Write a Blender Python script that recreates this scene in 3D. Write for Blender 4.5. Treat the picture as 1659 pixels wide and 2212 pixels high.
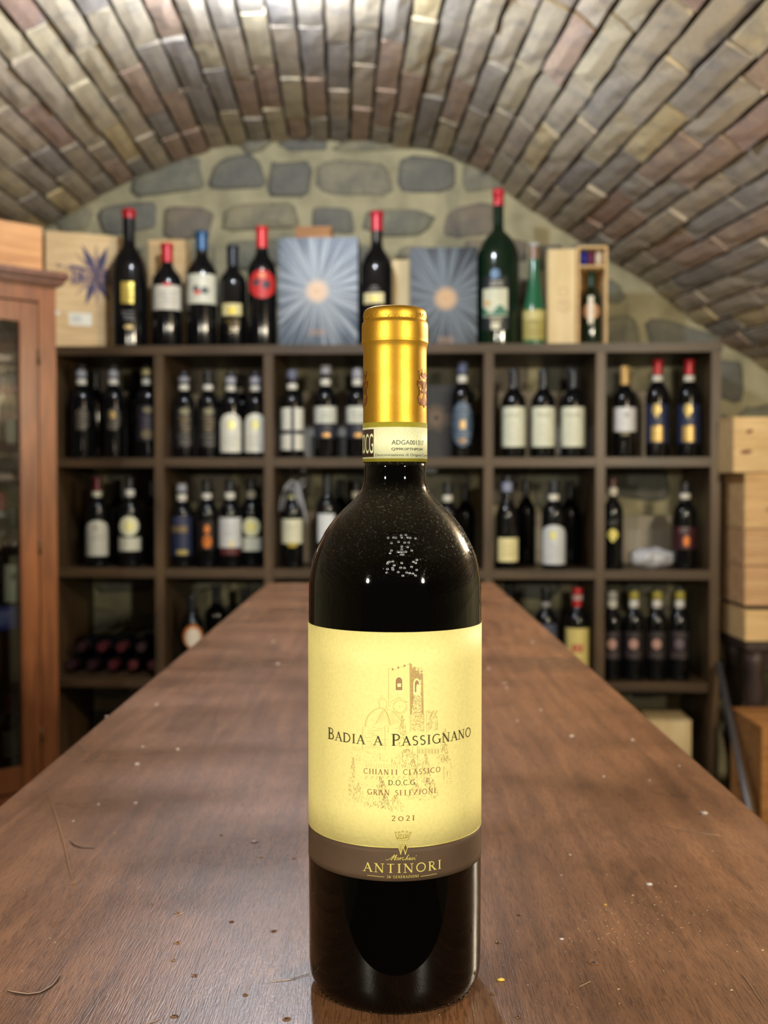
import bpy, bmesh, math, random
from math import sin, cos, pi, sqrt, atan2, asin, radians
from mathutils import Vector, Matrix
from mathutils.bvhtree import BVHTree
random.seed(7)
for o in list(bpy.data.objects): bpy.data.objects.remove(o)
SC = bpy.context.scene
COL = SC.collection

# ------------------------------------------------------------------ camera
W, H, F = 1659, 2212, 2300.0
CZ = 1.12                                   # camera height
PITCH = radians(1.4)
cam = bpy.data.cameras.new('camera'); camo = bpy.data.objects.new('camera', cam); COL.objects.link(camo)
cam.sensor_fit = 'VERTICAL'; cam.sensor_height = 36.0; cam.lens = 36.0 * F / H
camo.location = (0, 0, CZ); camo.rotation_euler = (pi / 2 - PITCH, 0, 0)
cam.clip_start = .01
cam.dof.use_dof = True; cam.dof.focus_distance = .445; cam.dof.aperture_fstop = 12.5; cam.dof.aperture_blades = 0
SC.camera = camo

# ------------------------------------------------------------------ world, lights, exposure
wd = bpy.data.worlds.new('world'); SC.world = wd; wd.use_nodes = True
wd.node_tree.nodes['Background'].inputs[0].default_value = (.85, .84, .8, 1)
wd.node_tree.nodes['Background'].inputs[1].default_value = .03
def lamp(name, loc, power, size, col, target=None, kind='AREA', spread=180):
    l = bpy.data.lights.new(name, kind); l.energy = power; l.color = col
    if kind == 'AREA': l.shape = 'DISK'; l.size = size; l.spread = radians(spread)
    else: l.shadow_soft_size = size
    o = bpy.data.objects.new(name, l); COL.objects.link(o); o.location = loc
    if target is not None: o.rotation_euler = (Vector(target) - Vector(loc)).to_track_quat('-Z', 'Y').to_euler()
    return o
lamp('ceiling_lamp', (-.26, 2.54, CZ + 1.165), 36, .03, (.78, .87, 1.0), kind='POINT')
lamp('room_lamp_left', (-1.08, -1.0, CZ + .30), 6.8, .10, (1, .93, .74), (0, .9, CZ - .1), spread=95)
lamp('room_lamp_right', (1.10, -1.0, CZ + .30), 6.8, .10, (1, .93, .74), (0, .9, CZ - .1), spread=95)
lamp('wall_lamp_right', (1.15, 1.55, CZ + .42), 50, .05, (1, .88, .66), kind='POINT')
vs = SC.view_settings
vs.view_transform = 'Standard'; vs.look = 'None'; vs.gamma = 1; vs.use_curve_mapping = False
vs.exposure = .3

# ------------------------------------------------------------------ geometry helpers
def s2l(c): c /= 255.; return c / 12.92 if c <= .04045 else ((c + .055) / 1.055) ** 2.4
def rgb(r, g, b): return (s2l(r), s2l(g), s2l(b), 1)
def ray(px, py):
    vx, vz = (px - 829.5) / F, (1106 - py) / F
    return Vector((vx, cos(PITCH) + vz * sin(PITCH), vz * cos(PITCH) - sin(PITCH)))
CAM = Vector((0, 0, CZ))
def hit_plane(px, py, p, n):
    d = ray(px, py); n = Vector(n); return CAM + d * ((Vector(p) - CAM).dot(n) / d.dot(n))
def proj(p):
    v = Vector(p) - CAM; dy = v.y * cos(PITCH) - v.z * sin(PITCH); dz = v.z * cos(PITCH) + v.y * sin(PITCH)
    return (829.5 + F * v.x / dy, 1106 - F * dz / dy)

def link(o, parent=None):
    COL.objects.link(o)
    if parent: o.parent = parent
    return o
def mobj(name, verts, faces, mat=None, parent=None, smooth=False, mats=None, fmi=None):
    m = bpy.data.meshes.new(name); m.from_pydata([tuple(v) for v in verts], [], faces)
    for mm in (mats or ([mat] if mat else [])): m.materials.append(mm)
    if fmi: m.polygons.foreach_set('material_index', fmi)
    if smooth: m.polygons.foreach_set('use_smooth', [True] * len(m.polygons))
    m.update()
    return link(bpy.data.objects.new(name, m), parent)
def empty(name, loc, rz=0, parent=None):
    o = bpy.data.objects.new(name, None); o.location = loc; o.rotation_euler = (0, 0, rz); o.empty_display_size = .05
    return link(o, parent)
def tag(o, label=None, cat=None, group=None, kind=None):
    if label: o['label'] = label
    if cat: o['category'] = cat
    if group: o['group'] = group
    if kind: o['kind'] = kind
    return o
class MB:
    def __init__(s): s.v = []; s.f = []; s.mi = []
    def add(s, v, f, mi=0):
        n = len(s.v); s.v += [Vector(q) for q in v]; s.f += [tuple(i + n for i in q) for q in f]; s.mi += [mi] * len(f)
    def box(s, x0, x1, y0, y1, z0, z1, b=0.0, mi=0, M=None):
        x0, x1 = min(x0, x1), max(x0, x1); y0, y1 = min(y0, y1), max(y0, y1); z0, z1 = min(z0, z1), max(z0, z1)
        if b <= 0:
            v = [(x, y, z) for x in (x0, x1) for y in (y0, y1) for z in (z0, z1)]
            f = [(0, 1, 3, 2), (4, 6, 7, 5), (0, 4, 5, 1), (2, 3, 7, 6), (0, 2, 6, 4), (1, 5, 7, 3)]
        else:
            bm = bmesh.new(); r = bmesh.ops.create_cube(bm, size=1)
            for q in bm.verts: q.co = ((x0 + x1) / 2 + q.co.x * (x1 - x0), (y0 + y1) / 2 + q.co.y * (y1 - y0), (z0 + z1) / 2 + q.co.z * (z1 - z0))
            bmesh.ops.bevel(bm, geom=bm.edges[:], offset=b, segments=2, affect='EDGES')
            bm.verts.index_update(); v = [q.co.copy() for q in bm.verts]; f = [tuple(q.index for q in ff.verts) for ff in bm.faces]; bm.free()
        if M: v = [M @ Vector(q) for q in v]
        s.add(v, f, mi)
    def tube(s, pts, r, n=8, mi=0, cap=True):
        pts = [Vector(p) for p in pts]; rs = r if isinstance(r, (list, tuple)) else [r] * len(pts)
        V = []; Fc = []
        for i, p in enumerate(pts):
            t = (pts[min(i + 1, len(pts) - 1)] - pts[max(i - 1, 0)]).normalized()
            a = t.cross(Vector((0, 0, 1)) if abs(t.z) < .9 else Vector((1, 0, 0))).normalized(); b = t.cross(a)
            for k in range(n): V.append(p + (a * cos(2 * pi * k / n) + b * sin(2 * pi * k / n)) * rs[i])
        for i in range(len(pts) - 1):
            for k in range(n): Fc.append((i * n + k, i * n + (k + 1) % n, (i + 1) * n + (k + 1) % n, (i + 1) * n + k))
        if cap: Fc.append(tuple(range(n - 1, -1, -1))); Fc.append(tuple((len(pts) - 1) * n + k for k in range(n)))
        s.add(V, Fc, mi)
    def lathe(s, prof, n=32, mi=0, c=(0, 0)):
        V = []; Fc = []
        for r, z in prof:
            for k in range(n): V.append((c[0] + r * cos(2 * pi * k / n), c[1] + r * sin(2 * pi * k / n), z))
        for i in range(len(prof) - 1):
            for k in range(n): Fc.append((i * n + k, i * n + (k + 1) % n, (i + 1) * n + (k + 1) % n, (i + 1) * n + k))
        if prof[0][0] > 1e-6: Fc.append(tuple(range(n - 1, -1, -1)))
        if prof[-1][0] > 1e-6: Fc.append(tuple((len(prof) - 1) * n + k for k in range(n)))
        s.add(V, Fc, mi)
    def build(s, name, mat=None, parent=None, smooth=False, mats=None):
        return mobj(name, s.v, s.f, mat, parent, smooth, mats, s.mi if mats else None)
def autosmooth(o, ang=40):
    m = o.data; m.polygons.foreach_set('use_smooth', [True] * len(m.polygons))
    bm = bmesh.new(); bm.from_mesh(m)
    for e in bm.edges:
        e.smooth = not (len(e.link_faces) == 2 and e.calc_face_angle(0) > radians(ang))
    bm.to_mesh(m); bm.free(); return o

# ------------------------------------------------------------------ materials
def new_mat(name):
    m = bpy.data.materials.new(name); m.use_nodes = True
    nt = m.node_tree; return m, nt, nt.nodes['Principled BSDF']
def nd(nt, t, **kw):
    n = nt.nodes.new(t)
    for k, v in kw.items():
        if k.startswith('i_'):
            key = k[2:]; key = int(key) if key.isdigit() else key.replace('_', ' ')
            n.inputs[key].default_value = v
        else: setattr(n, k, v)
    return n
def ramp(nt, fac, stops, mode='LINEAR'):
    r = nd(nt, 'ShaderNodeValToRGB'); r.color_ramp.interpolation = mode; e = r.color_ramp.elements
    while len(e) < len(stops): e.new(.5)
    for q, (p, c) in zip(e, stops): q.position = p; q.color = c
    nt.links.new(fac, r.inputs[0]); return r
def mixc(nt, fac, a, b, typ='MIX'):
    m = nd(nt, 'ShaderNodeMix', data_type='RGBA', blend_type=typ)
    for s, v in ((m.inputs[0], fac), (m.inputs[6], a), (m.inputs[7], b)):
        if hasattr(v, 'is_linked'): nt.links.new(v, s)
        else: s.default_value = v
    return m.outputs[2]
def bump(nt, b, fac, strength=.3, dist=.002):
    n = nd(nt, 'ShaderNodeBump'); n.inputs['Strength'].default_value = strength; n.inputs['Distance'].default_value = dist
    nt.links.new(fac, n.inputs['Height']); nt.links.new(n.outputs[0], b.inputs['Normal'])
def plain(name, col, rough=.5, metal=0, var=.12, scale=40, bs=0, spec=.5, coat=0):
    m, nt, b = new_mat(name)
    if var > 0:
        tc = nd(nt, 'ShaderNodeTexCoord'); nz = nd(nt, 'ShaderNodeTexNoise', i_Scale=scale, i_Detail=4.0)
        nt.links.new(tc.outputs['Object'], nz.inputs[0])
        dk = tuple(c * (1 - var) for c in col[:3]) + (1,); lt = tuple(min(1, c * (1 + var)) for c in col[:3]) + (1,)
        r = ramp(nt, nz.outputs[0], [(.3, dk), (.7, lt)]); nt.links.new(r.outputs[0], b.inputs['Base Color'])
        if bs: bump(nt, b, nz.outputs[0], bs)
    else: b.inputs['Base Color'].default_value = col
    b.inputs['Roughness'].default_value = rough; b.inputs['Metallic'].default_value = metal
    b.inputs['Specular IOR Level'].default_value = spec; b.inputs['Coat Weight'].default_value = coat
    return m
def wood(name, c1, c2, scale=(60, 3, 60), rough=.5, knots=False, bs=.15, coat=0):
    m, nt, b = new_mat(name)
    tc = nd(nt, 'ShaderNodeTexCoord'); mp = nd(nt, 'ShaderNodeMapping'); mp.inputs['Scale'].default_value = scale
    nt.links.new(tc.outputs['Object'], mp.inputs[0])
    nz = nd(nt, 'ShaderNodeTexNoise', i_Scale=1.0, i_Detail=6.0, i_Distortion=.6); nt.links.new(mp.outputs[0], nz.inputs[0])
    n2 = nd(nt, 'ShaderNodeTexNoise', i_Scale=3.0, i_Detail=2.0); nt.links.new(tc.outputs['Object'], n2.inputs[0])
    a = ramp(nt, nz.outputs[0], [(.3, c1), (.7, c2)])
    d = ramp(nt, n2.outputs[0], [(.3, (.75, .72, .7, 1)), (.7, (1.1, 1.08, 1.05, 1))])
    c = mixc(nt, 1.0, a.outputs[0], d.outputs[0], 'MULTIPLY')
    if knots:
        mk = nd(nt, 'ShaderNodeMapping'); mk.inputs['Scale'].default_value = (7, 7, 14); nt.links.new(tc.outputs['Object'], mk.inputs[0])
        vo = nd(nt, 'ShaderNodeTexVoronoi', i_Scale=1.0); nt.links.new(mk.outputs[0], vo.inputs[0])
        k = ramp(nt, vo.outputs['Distance'], [(.10, (.35, .2, .12, 1)), (.22, (1, 1, 1, 1))])
        c = mixc(nt, .8, c, k.outputs[0], 'MULTIPLY')
    nt.links.new(c, b.inputs['Base Color']); b.inputs['Roughness'].default_value = rough
    b.inputs['Coat Weight'].default_value = coat; b.inputs['Coat Roughness'].default_value = .2
    if bs: bump(nt, b, nz.outputs[0], bs, .001)
    return m
_pc = {}
def paper(r, g, b, rough=.55, metal=0):
    k = (r, g, b, rough, metal)
    if k not in _pc: _pc[k] = plain('print_%d_%d_%d' % (r, g, b), rgb(r, g, b), rough, metal, var=.08 if not metal else 0, scale=90)
    return _pc[k]

def brick_mat(name, island=False):
    m, nt, b = new_mat(name)
    if island: g = nd(nt, 'ShaderNodeNewGeometry'); rnd = g.outputs['Random Per Island']
    else: g = nd(nt, 'ShaderNodeObjectInfo'); rnd = g.outputs['Random']
    base = ramp(nt, rnd, [(0, rgb(192, 178, 154)), (.16, rgb(170, 160, 146)), (.3, rgb(198, 184, 154)), (.42, rgb(182, 156, 136)),
                          (.54, rgb(162, 154, 146)), (.64, rgb(194, 178, 156)), (.76, rgb(174, 146, 130)), (.82, rgb(210, 190, 146)), (.88, rgb(184, 170, 150))], 'CONSTANT')
    tc = nd(nt, 'ShaderNodeTexCoord')
    vm = nd(nt, 'ShaderNodeVectorMath', operation='ADD'); nt.links.new(tc.outputs['Object'], vm.inputs[0])
    cm = nd(nt, 'ShaderNodeCombineXYZ'); mu = nd(nt, 'ShaderNodeMath', operation='MULTIPLY', i_1=37.0); nt.links.new(rnd, mu.inputs[0])
    nt.links.new(mu.outputs[0], cm.inputs[0]); nt.links.new(cm.outputs[0], vm.inputs[1])
    n1 = nd(nt, 'ShaderNodeTexNoise', i_Scale=14.0, i_Detail=5.0, i_Roughness=.6); nt.links.new(vm.outputs[0], n1.inputs[0])
    n2 = nd(nt, 'ShaderNodeTexNoise', i_Scale=130.0, i_Detail=5.0); nt.links.new(vm.outputs[0], n2.inputs[0])
    c = mixc(nt, ramp(nt, n1.outputs[0], [(.5, (0, 0, 0, 1)), (.66, (.6, .6, .6, 1))]).outputs[0], base.outputs[0], rgb(140, 134, 130))
    c = mixc(nt, ramp(nt, n1.outputs[0], [(.32, (.45, .45, .45, 1)), (.44, (0, 0, 0, 1))]).outputs[0], c, rgb(200, 186, 156))
    c = mixc(nt, .5, c, ramp(nt, n2.outputs[0], [(.3, (.62, .6, .58, 1)), (.7, (1.25, 1.22, 1.2, 1))]).outputs[0], 'MULTIPLY')
    nt.links.new(c, b.inputs['Base Color']); b.inputs['Roughness'].default_value = .85; b.inputs['Specular IOR Level'].default_value = .25
    ad = nd(nt, 'ShaderNodeMath', operation='ADD'); nt.links.new(n1.outputs[0], ad.inputs[0]); nt.links.new(n2.outputs[0], ad.inputs[1])
    bump(nt, b, ad.outputs[0], .6, .004)
    return m
M_BRICK, M_BRICKS = brick_mat('old_brick'), brick_mat('old_brick_stuff', True)
M_MORTAR = plain('lime_mortar', rgb(224, 214, 186), .9, var=.22, scale=60, bs=.5)
M_SHELL = plain('shaded_joint', rgb(96, 86, 74), .95, var=.25, scale=30, bs=.6)  # mortar behind the long joints, their shade put into its dark colour
def stone_mat():
    m, nt, b = new_mat('field_stone'); oi = nd(nt, 'ShaderNodeObjectInfo'); tc = nd(nt, 'ShaderNodeTexCoord')
    base = ramp(nt, oi.outputs['Random'], [(0, rgb(144, 142, 124)), (.25, rgb(156, 150, 128)), (.45, rgb(130, 128, 118)), (.65, rgb(162, 154, 126)), (.82, rgb(144, 132, 116))], 'CONSTANT')
    n1 = nd(nt, 'ShaderNodeTexNoise', i_Scale=9.0, i_Detail=6.0, i_Roughness=.65); nt.links.new(tc.outputs['Object'], n1.inputs[0])
    n2 = nd(nt, 'ShaderNodeTexNoise', i_Scale=60.0, i_Detail=5.0); nt.links.new(tc.outputs['Object'], n2.inputs[0])
    c = mixc(nt, ramp(nt, n1.outputs[0], [(.45, (0, 0, 0, 1)), (.68, (.8, .8, .8, 1))]).outputs[0], base.outputs[0], rgb(104, 106, 100))
    c = mixc(nt, ramp(nt, n1.outputs[0], [(.3, (.6, .6, .6, 1)), (.45, (0, 0, 0, 1))]).outputs[0], c, rgb(180, 172, 136))
    nt.links.new(c, b.inputs['Base Color']); b.inputs['Roughness'].default_value = .9
    ad = nd(nt, 'ShaderNodeMath', operation='ADD'); nt.links.new(n1.outputs[0], ad.inputs[0]); nt.links.new(n2.outputs[0], ad.inputs[1])
    bump(nt, b, ad.outputs[0], .7, .008); return m
M_STONE = stone_mat()
M_WALL = plain('buff_wall_mortar', rgb(176, 168, 136), .9, var=.25, scale=9, bs=.6)
M_FLOOR = plain('dark_tile', rgb(58, 48, 40), .6, var=.2, scale=6)
M_SHELF = wood('shelf_wood', rgb(60, 46, 30), rgb(90, 70, 48), (4, 40, 40), .42)
M_SHELFV = wood('shelf_wood_upright', rgb(64, 49, 32), rgb(98, 76, 50), (40, 40, 4), .42)
M_CAB = wood('cabinet_cherry', rgb(106, 58, 28), rgb(146, 86, 44), (50, 50, 5), .35, coat=.3)
M_CABD = wood('cabinet_cornice_wood', rgb(88, 50, 34), rgb(120, 72, 48), (50, 50, 5), .35, coat=.3)
M_PINE = wood('pine', rgb(214, 178, 122), rgb(238, 208, 156), (6, 60, 60), .6)
M_PINEK = wood('knotty_pine', rgb(200, 160, 110), rgb(236, 200, 146), (4, 30, 50), .6, knots=True)
M_PINEO = wood('orange_pine', rgb(164, 110, 56), rgb(200, 146, 86), (4, 30, 50), .6, knots=True)
M_PINEL = wood('pale_pine', rgb(226, 200, 146), rgb(242, 222, 176), (40, 40, 5), .6)
def table_mat():
    m, nt, b = new_mat('table_oak_varnished'); tc = nd(nt, 'ShaderNodeTexCoord')
    def nz(sc, detail=4.0, dist=0.0, s=1.0):
        mp = nd(nt, 'ShaderNodeMapping'); mp.inputs['Scale'].default_value = sc; nt.links.new(tc.outputs['Object'], mp.inputs[0])
        n = nd(nt, 'ShaderNodeTexNoise', i_Scale=s, i_Detail=detail, i_Distortion=dist); nt.links.new(mp.outputs[0], n.inputs[0]); return n.outputs[0]
    pores = nz((1500, 85, 1), 3.0, .4); fig = nz((90, 7, 1), 5.0, .8); big = nz((5, 9, 1), 3.0); fine = nz((700, 420, 1), 2.0)
    c = ramp(nt, fig, [(.3, rgb(112, 76, 50)), (.5, rgb(132, 93, 64)), (.72, rgb(150, 108, 76))]).outputs[0]
    c = mixc(nt, 1.0, c, ramp(nt, big, [(.35, (.74, .7, .7, 1)), (.6, (1.1, 1.05, 1.0, 1))]).outputs[0], 'MULTIPLY')
    pr = ramp(nt, pores, [(.40, (.34, .28, .26, 1)), (.50, (1, 1, 1, 1))]).outputs[0]
    c = mixc(nt, .62, c, pr, 'MULTIPLY')
    c = mixc(nt, ramp(nt, fine, [(.6, (0, 0, 0, 1)), (.78, (.3, .3, .3, 1))]).outputs[0], c, rgb(176, 140, 110))
    nt.links.new(c, b.inputs['Base Color'])
    r = ramp(nt, big, [(.35, (.27, .27, .27, 1)), (.65, (.38, .38, .38, 1))]); nt.links.new(r.outputs[0], b.inputs['Roughness'])
    b.inputs['Specular IOR Level'].default_value = .5
    ad = nd(nt, 'ShaderNodeMath', operation='MULTIPLY_ADD', i_1=.5); nt.links.new(fine, ad.inputs[0]); nt.links.new(pores, ad.inputs[2])
    bump(nt, b, ad.outputs[0], .25, .0005); return m
M_TABLE = table_mat()
def glassy(name, col, rough=.06, dust=0.0, trans=0.0):
    m, nt, b = new_mat(name); b.inputs['Base Color'].default_value = col; b.inputs['Roughness'].default_value = rough
    b.inputs['Transmission Weight'].default_value = trans; b.inputs['IOR'].default_value = 1.5
    if dust:
        tc = nd(nt, 'ShaderNodeTexCoord'); n = nd(nt, 'ShaderNodeTexNoise', i_Scale=900.0, i_Detail=2.0); nt.links.new(tc.outputs['Object'], n.inputs[0])
        n2 = nd(nt, 'ShaderNodeTexNoise', i_Scale=14.0, i_Detail=1.0); nt.links.new(tc.outputs['Object'], n2.inputs[0])
        g = nd(nt, 'ShaderNodeNewGeometry'); sx = nd(nt, 'ShaderNodeSeparateXYZ'); nt.links.new(g.outputs['Normal'], sx.inputs[0])
        up = nd(nt, 'ShaderNodeMapRange'); up.inputs[1].default_value = .12; up.inputs[2].default_value = .75; nt.links.new(sx.outputs[2], up.inputs[0])
        sp = ramp(nt, n.outputs[0], [(.40, (.30, .30, .30, 1)), (.60, (.5, .5, .5, 1)), (.72, (3.0, 3.0, 3.0, 1))]); sp2 = ramp(nt, n2.outputs[0], [(.35, (.3, .3, .3, 1)), (.65, (1, 1, 1, 1))])
        f = nd(nt, 'ShaderNodeMath', operation='MULTIPLY'); nt.links.new(up.outputs[0], f.inputs[0]); nt.links.new(sp.outputs[0], f.inputs[1])
        f2 = nd(nt, 'ShaderNodeMath', operation='MULTIPLY'); nt.links.new(f.outputs[0], f2.inputs[0]); nt.links.new(sp2.outputs[0], f2.inputs[1])
        f3 = nd(nt, 'ShaderNodeMath', operation='MULTIPLY', i_1=dust); nt.links.new(f2.outputs[0], f3.inputs[0])
        nt.links.new(mixc(nt, f3.outputs[0], col, rgb(150, 142, 120)), b.inputs['Base Color'])
        rr = nd(nt, 'ShaderNodeMapRange'); rr.inputs[3].default_value = rough; rr.inputs[4].default_value = .5; nt.links.new(f2.outputs[0], rr.inputs[0]); nt.links.new(rr.outputs[0], b.inputs['Roughness'])
    return m
G_BLACK = glassy('black_bottle_glass', (.0035, .004, .005, 1), .09)
G_GREEN = glassy('dark_green_glass', (.004, .016, .007, 1), .08)
G_LIME = glassy('green_glass', (.02, .13, .06, 1), .12)
G_HERO = glassy('brown_black_glass', (.0012, .001, .0008, 1), .03, dust=.10); G_HERO.node_tree.nodes['Principled BSDF'].inputs['Specular IOR Level'].default_value = .36
def pane_mat():
    m, nt, b = new_mat('window_glass'); out = nt.nodes['Material Output']
    t = nd(nt, 'ShaderNodeBsdfTransparent'); t.inputs[0].default_value = (.86, .9, .92, 1)
    g = nd(nt, 'ShaderNodeBsdfGlossy', i_Roughness=.03); mx = nd(nt, 'ShaderNodeMixShader'); fr = nd(nt, 'ShaderNodeFresnel', i_IOR=1.5)
    nt.links.new(fr.outputs[0], mx.inputs[0]); nt.links.new(t.outputs[0], mx.inputs[1]); nt.links.new(g.outputs[0], mx.inputs[2]); nt.links.new(mx.outputs[0], out.inputs[0]); return m
M_PANE = pane_mat()

# ------------------------------------------------------------------ wall / shelf frame
ALPHA = radians(-2.63)
EU = Vector((cos(ALPHA), sin(ALPHA), 0)); ED = Vector((-sin(ALPHA), cos(ALPHA), 0))
O0 = Vector((-1.167, 3.66, 0))
def at(px, py, d):
    """point seen at that pixel on the plane parallel to the shelf front, d metres behind it"""
    return hit_plane(px, py, O0 + ED * d, ED)
def ud(px, py, d):
    p = at(px, py, d) - O0; return p.dot(EU), p.z
def P(u, d, z): return O0 + EU * u + ED * d + Vector((0, 0, z))
WD = .49                                       # wall plane behind the shelf front

# ------------------------------------------------------------------ floor and side walls
SPX = [(-330, 1120), (-290, 900), (-200, 720), (-60, 590), (20, 530), (100, 488), (190, 437), (280, 392), (340, 362), (400, 338), (480, 316), (600, 303), (760, 303), (880, 316), (960, 334),
       (1035, 366), (1085, 404), (1130, 442), (1200, 487), (1260, 522), (1350, 580), (1440, 645), (1500, 690), (1560, 735), (1659, 802), (1760, 880), (1850, 985), (1900, 1120)]
ctrl = [ud(x, y, WD) for x, y in SPX]
ctrl = [(ctrl[0][0] - .03, -.02)] + ctrl + [(ctrl[-1][0] + .03, -.02)]
def catmull(p, n=12):
    o = []
    for i in range(1, len(p) - 2):
        for k in range(n):
            t = k / n; a, b, c, d = p[i - 1:i + 3]
            o.append(tuple(.5 * (2 * b[j] + (c[j] - a[j]) * t + (2 * a[j] - 5 * b[j] + 4 * c[j] - d[j]) * t * t + (3 * b[j] - a[j] - 3 * c[j] + d[j]) * t ** 3) for j in (0, 1)))
    o.append(p[-2]); return o
vault = [ctrl[0]] + catmull([(2 * ctrl[1][0] - ctrl[2][0], 2 * ctrl[1][1] - ctrl[2][1])] + ctrl[1:-1] + [(2 * ctrl[-2][0] - ctrl[-3][0], 2 * ctrl[-2][1] - ctrl[-3][1])]) + [ctrl[-1]]
GV = Vector((-.039, 1, .045)).normalized()       # the vault's axis, away from the camera
GVd = GV / GV.dot(ED)
def V3(u, z, s): return P(u, WD, z) - GVd * s       # s metres in front of the back wall
LEN = 5.6
arc = [0]
for a, b in zip(vault, vault[1:]): arc.append(arc[-1] + sqrt((a[0] - b[0]) ** 2 + (a[1] - b[1]) ** 2))
def along(t):
    t = min(max(t, 0), arc[-1] - 1e-6)
    i = max(k for k in range(len(arc) - 1) if arc[k] <= t); f = (t - arc[i]) / (arc[i + 1] - arc[i])
    a, b = vault[i], vault[i + 1]; d = Vector((b[0] - a[0], b[1] - a[1])).normalized()
    return a[0] + (b[0] - a[0]) * f, a[1] + (b[1] - a[1]) * f, d
mb = MB(); mb.box(-3.2, 3.2, -2.4, 4.5, -.06, 0); fl = mb.build('floor', M_FLOOR); tag(fl, kind='structure')
# shell of the vault, side walls in the same sweep
th = .16
def sweep(name, i0, i1, off, mat, kindlabel):
    pts = vault[i0:i1 + 1]; vs_ = []; fs = []
    for k, (u, z) in enumerate(pts):
        a = pts[max(k - 1, 0)]; b = pts[min(k + 1, len(pts) - 1)]; d = Vector((b[0] - a[0], b[1] - a[1])).normalized(); n = Vector((-d.y, d.x))
        for o in (off, off + th):
            for s in (-.0, LEN): vs_.append(V3(u + n.x * o, z + n.y * o, s))
    for k in range(len(pts) - 1):
        a = k * 4; b = a + 4
        fs += [(a, a + 1, b + 1, b), (a + 2, b + 2, b + 3, a + 3), (a, b, b + 2, a + 2), (a + 1, a + 3, b + 3, b + 1)]
    fs += [(0, 2, 3, 1), (len(vs_) - 4, len(vs_) - 3, len(vs_) - 1, len(vs_) - 2)]
    o = mobj(name, vs_, fs, mat, smooth=False); return tag(o, kind='structure')
iL = 1 + 12; iR = len(vault) - 2 - 12
wl = sweep('wall_left', 0, iL, .0, M_WALL, ''); wr = sweep('wall_right', iR, len(vault) - 1, .0, M_WALL, '')
ceil = sweep('ceiling', iL, iR, .014, M_SHELL, '')
# bricks: one part each
def brick_mesh(i, L, w, h):
    rr = random.Random(100 + i); nx, ny = 4, 2
    vs_ = []; fs = []
    for lay in (0, 1):
        for a in range(nx + 1):
            for b in range(ny + 1):
                x = -L / 2 + L * a / nx; y = -w / 2 + w * b / ny
                edge = (a in (0, nx)) or (b in (0, ny))
                if lay == 0: vs_.append((x + rr.uniform(-.004, .004), y + rr.uniform(-.0028, .0028), (-.005 if edge else -.009) + rr.uniform(-.0022, .0022)))
                else: vs_.append((x * 1.0, y * 1.0, h))
    n = (nx + 1) * (ny + 1); idx = lambda a, b, l: l * n + a * (ny + 1) + b
    for a in range(nx):
        for b in range(ny): fs.append((idx(a, b, 0), idx(a, b + 1, 0), idx(a + 1, b + 1, 0), idx(a + 1, b, 0)))
    for a in range(nx): fs.append((idx(a, 0, 0), idx(a + 1, 0, 0), idx(a + 1, 0, 1), idx(a, 0, 1))); fs.append((idx(a + 1, ny, 0), idx(a, ny, 0), idx(a, ny, 1), idx(a + 1, ny, 1)))
    for b in range(ny): fs.append((idx(0, b + 1, 0), idx(0, b, 0), idx(0, b, 1), idx(0, b + 1, 1))); fs.append((idx(nx, b, 0), idx(nx, b + 1, 0), idx(nx, b + 1, 1), idx(nx, b, 1)))
    return vs_, fs
LB, WB, HB = .40, .0655, .05
variants = []
for k, L in enumerate([LB] * 6 + [LB * .5] * 3 + [LB * .72] * 3):
    v, f = brick_mesh(k, L, WB, HB); m = bpy.data.meshes.new('brick'); m.from_pydata(v, [], f); m.materials.append(M_BRICK); m.update(); variants.append((m, L, v, f))
rb = random.Random(5)
COURSE = .0765
t0, t1 = arc[iL], arc[iR]
ncourse = int((t1 - t0) / COURSE); step = (t1 - t0) / ncourse
placed = []; mortar = MB()
up = None
for c in range(ncourse):
    t = t0 + (c + .5) * step; u, z, d = along(t)
    tv = (EU * d.x + Vector((0, 0, d.y))).normalized()
    nv = tv.cross(GV).normalized()                      # out of the room
    if nv.dot(V3(u, z, 1) - Vector((0, 2, .3))) < 0: nv = -nv
    tv = nv.cross(GV).normalized(); tv = tv if tv.dot(EU) > 0 or abs(tv.dot(EU)) < .2 else -tv
    if (-GV).cross(tv).dot(nv) < 0: tv = -tv
    s = .0 + rb.uniform(0, .02); first = True; tilt = rb.uniform(-.02, .02)
    drop_c = rb.uniform(-.002, .003)
    phase = (c % 2) * .5
    while s < LEN - .3:
        if first: k = rb.choice([6, 7, 8, 9, 10] if phase else [0, 1, 9, 10, 3])
        else: k = rb.choice([0, 1, 2, 3, 4, 5] * 4 + [9, 10, 11, 6])
        m, L, v, f = variants[k]; cx = s + L / 2
        drop = drop_c + rb.uniform(-.004, .005)
        R = Matrix((tuple(-GV), tuple(tv), tuple(nv))).transposed().to_4x4()
        R = Matrix.Translation(V3(u, z, cx) - nv * drop) @ R @ Matrix.Rotation(tilt + rb.uniform(-.025, .025), 4, 'X') @ Matrix.Rotation(rb.uniform(-.006, .006), 4, 'Z')
        if rb.random() < .5: R = R @ Matrix.Rotation(pi, 4, 'Z')
        pc = proj(R.translation); D = R.translation.y
        inview = D > .9 and -160 < pc[0] < W + 160 and -130 < pc[1] < 1250
        placed.append((inview, D, k, R))
        s += L
        # mortar in the cross joint, light and nearly flush
        J = Matrix((tuple(-GV), tuple(tv), tuple(nv))).transposed().to_4x4(); J = Matrix.Translation(V3(u, z, s + .007)) @ J
        w2 = WB * .47 * rb.uniform(.85, 1.02)
        mortar.box(-.0085, .0085, -w2, w2, rb.uniform(-.002, .003), .035, M=J)
        s += .014; first = False
ins = sorted([q for q in placed if q[0]], key=lambda q: q[1])[:296]
keep = set(id(q) for q in ins); rest = MB()
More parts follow.
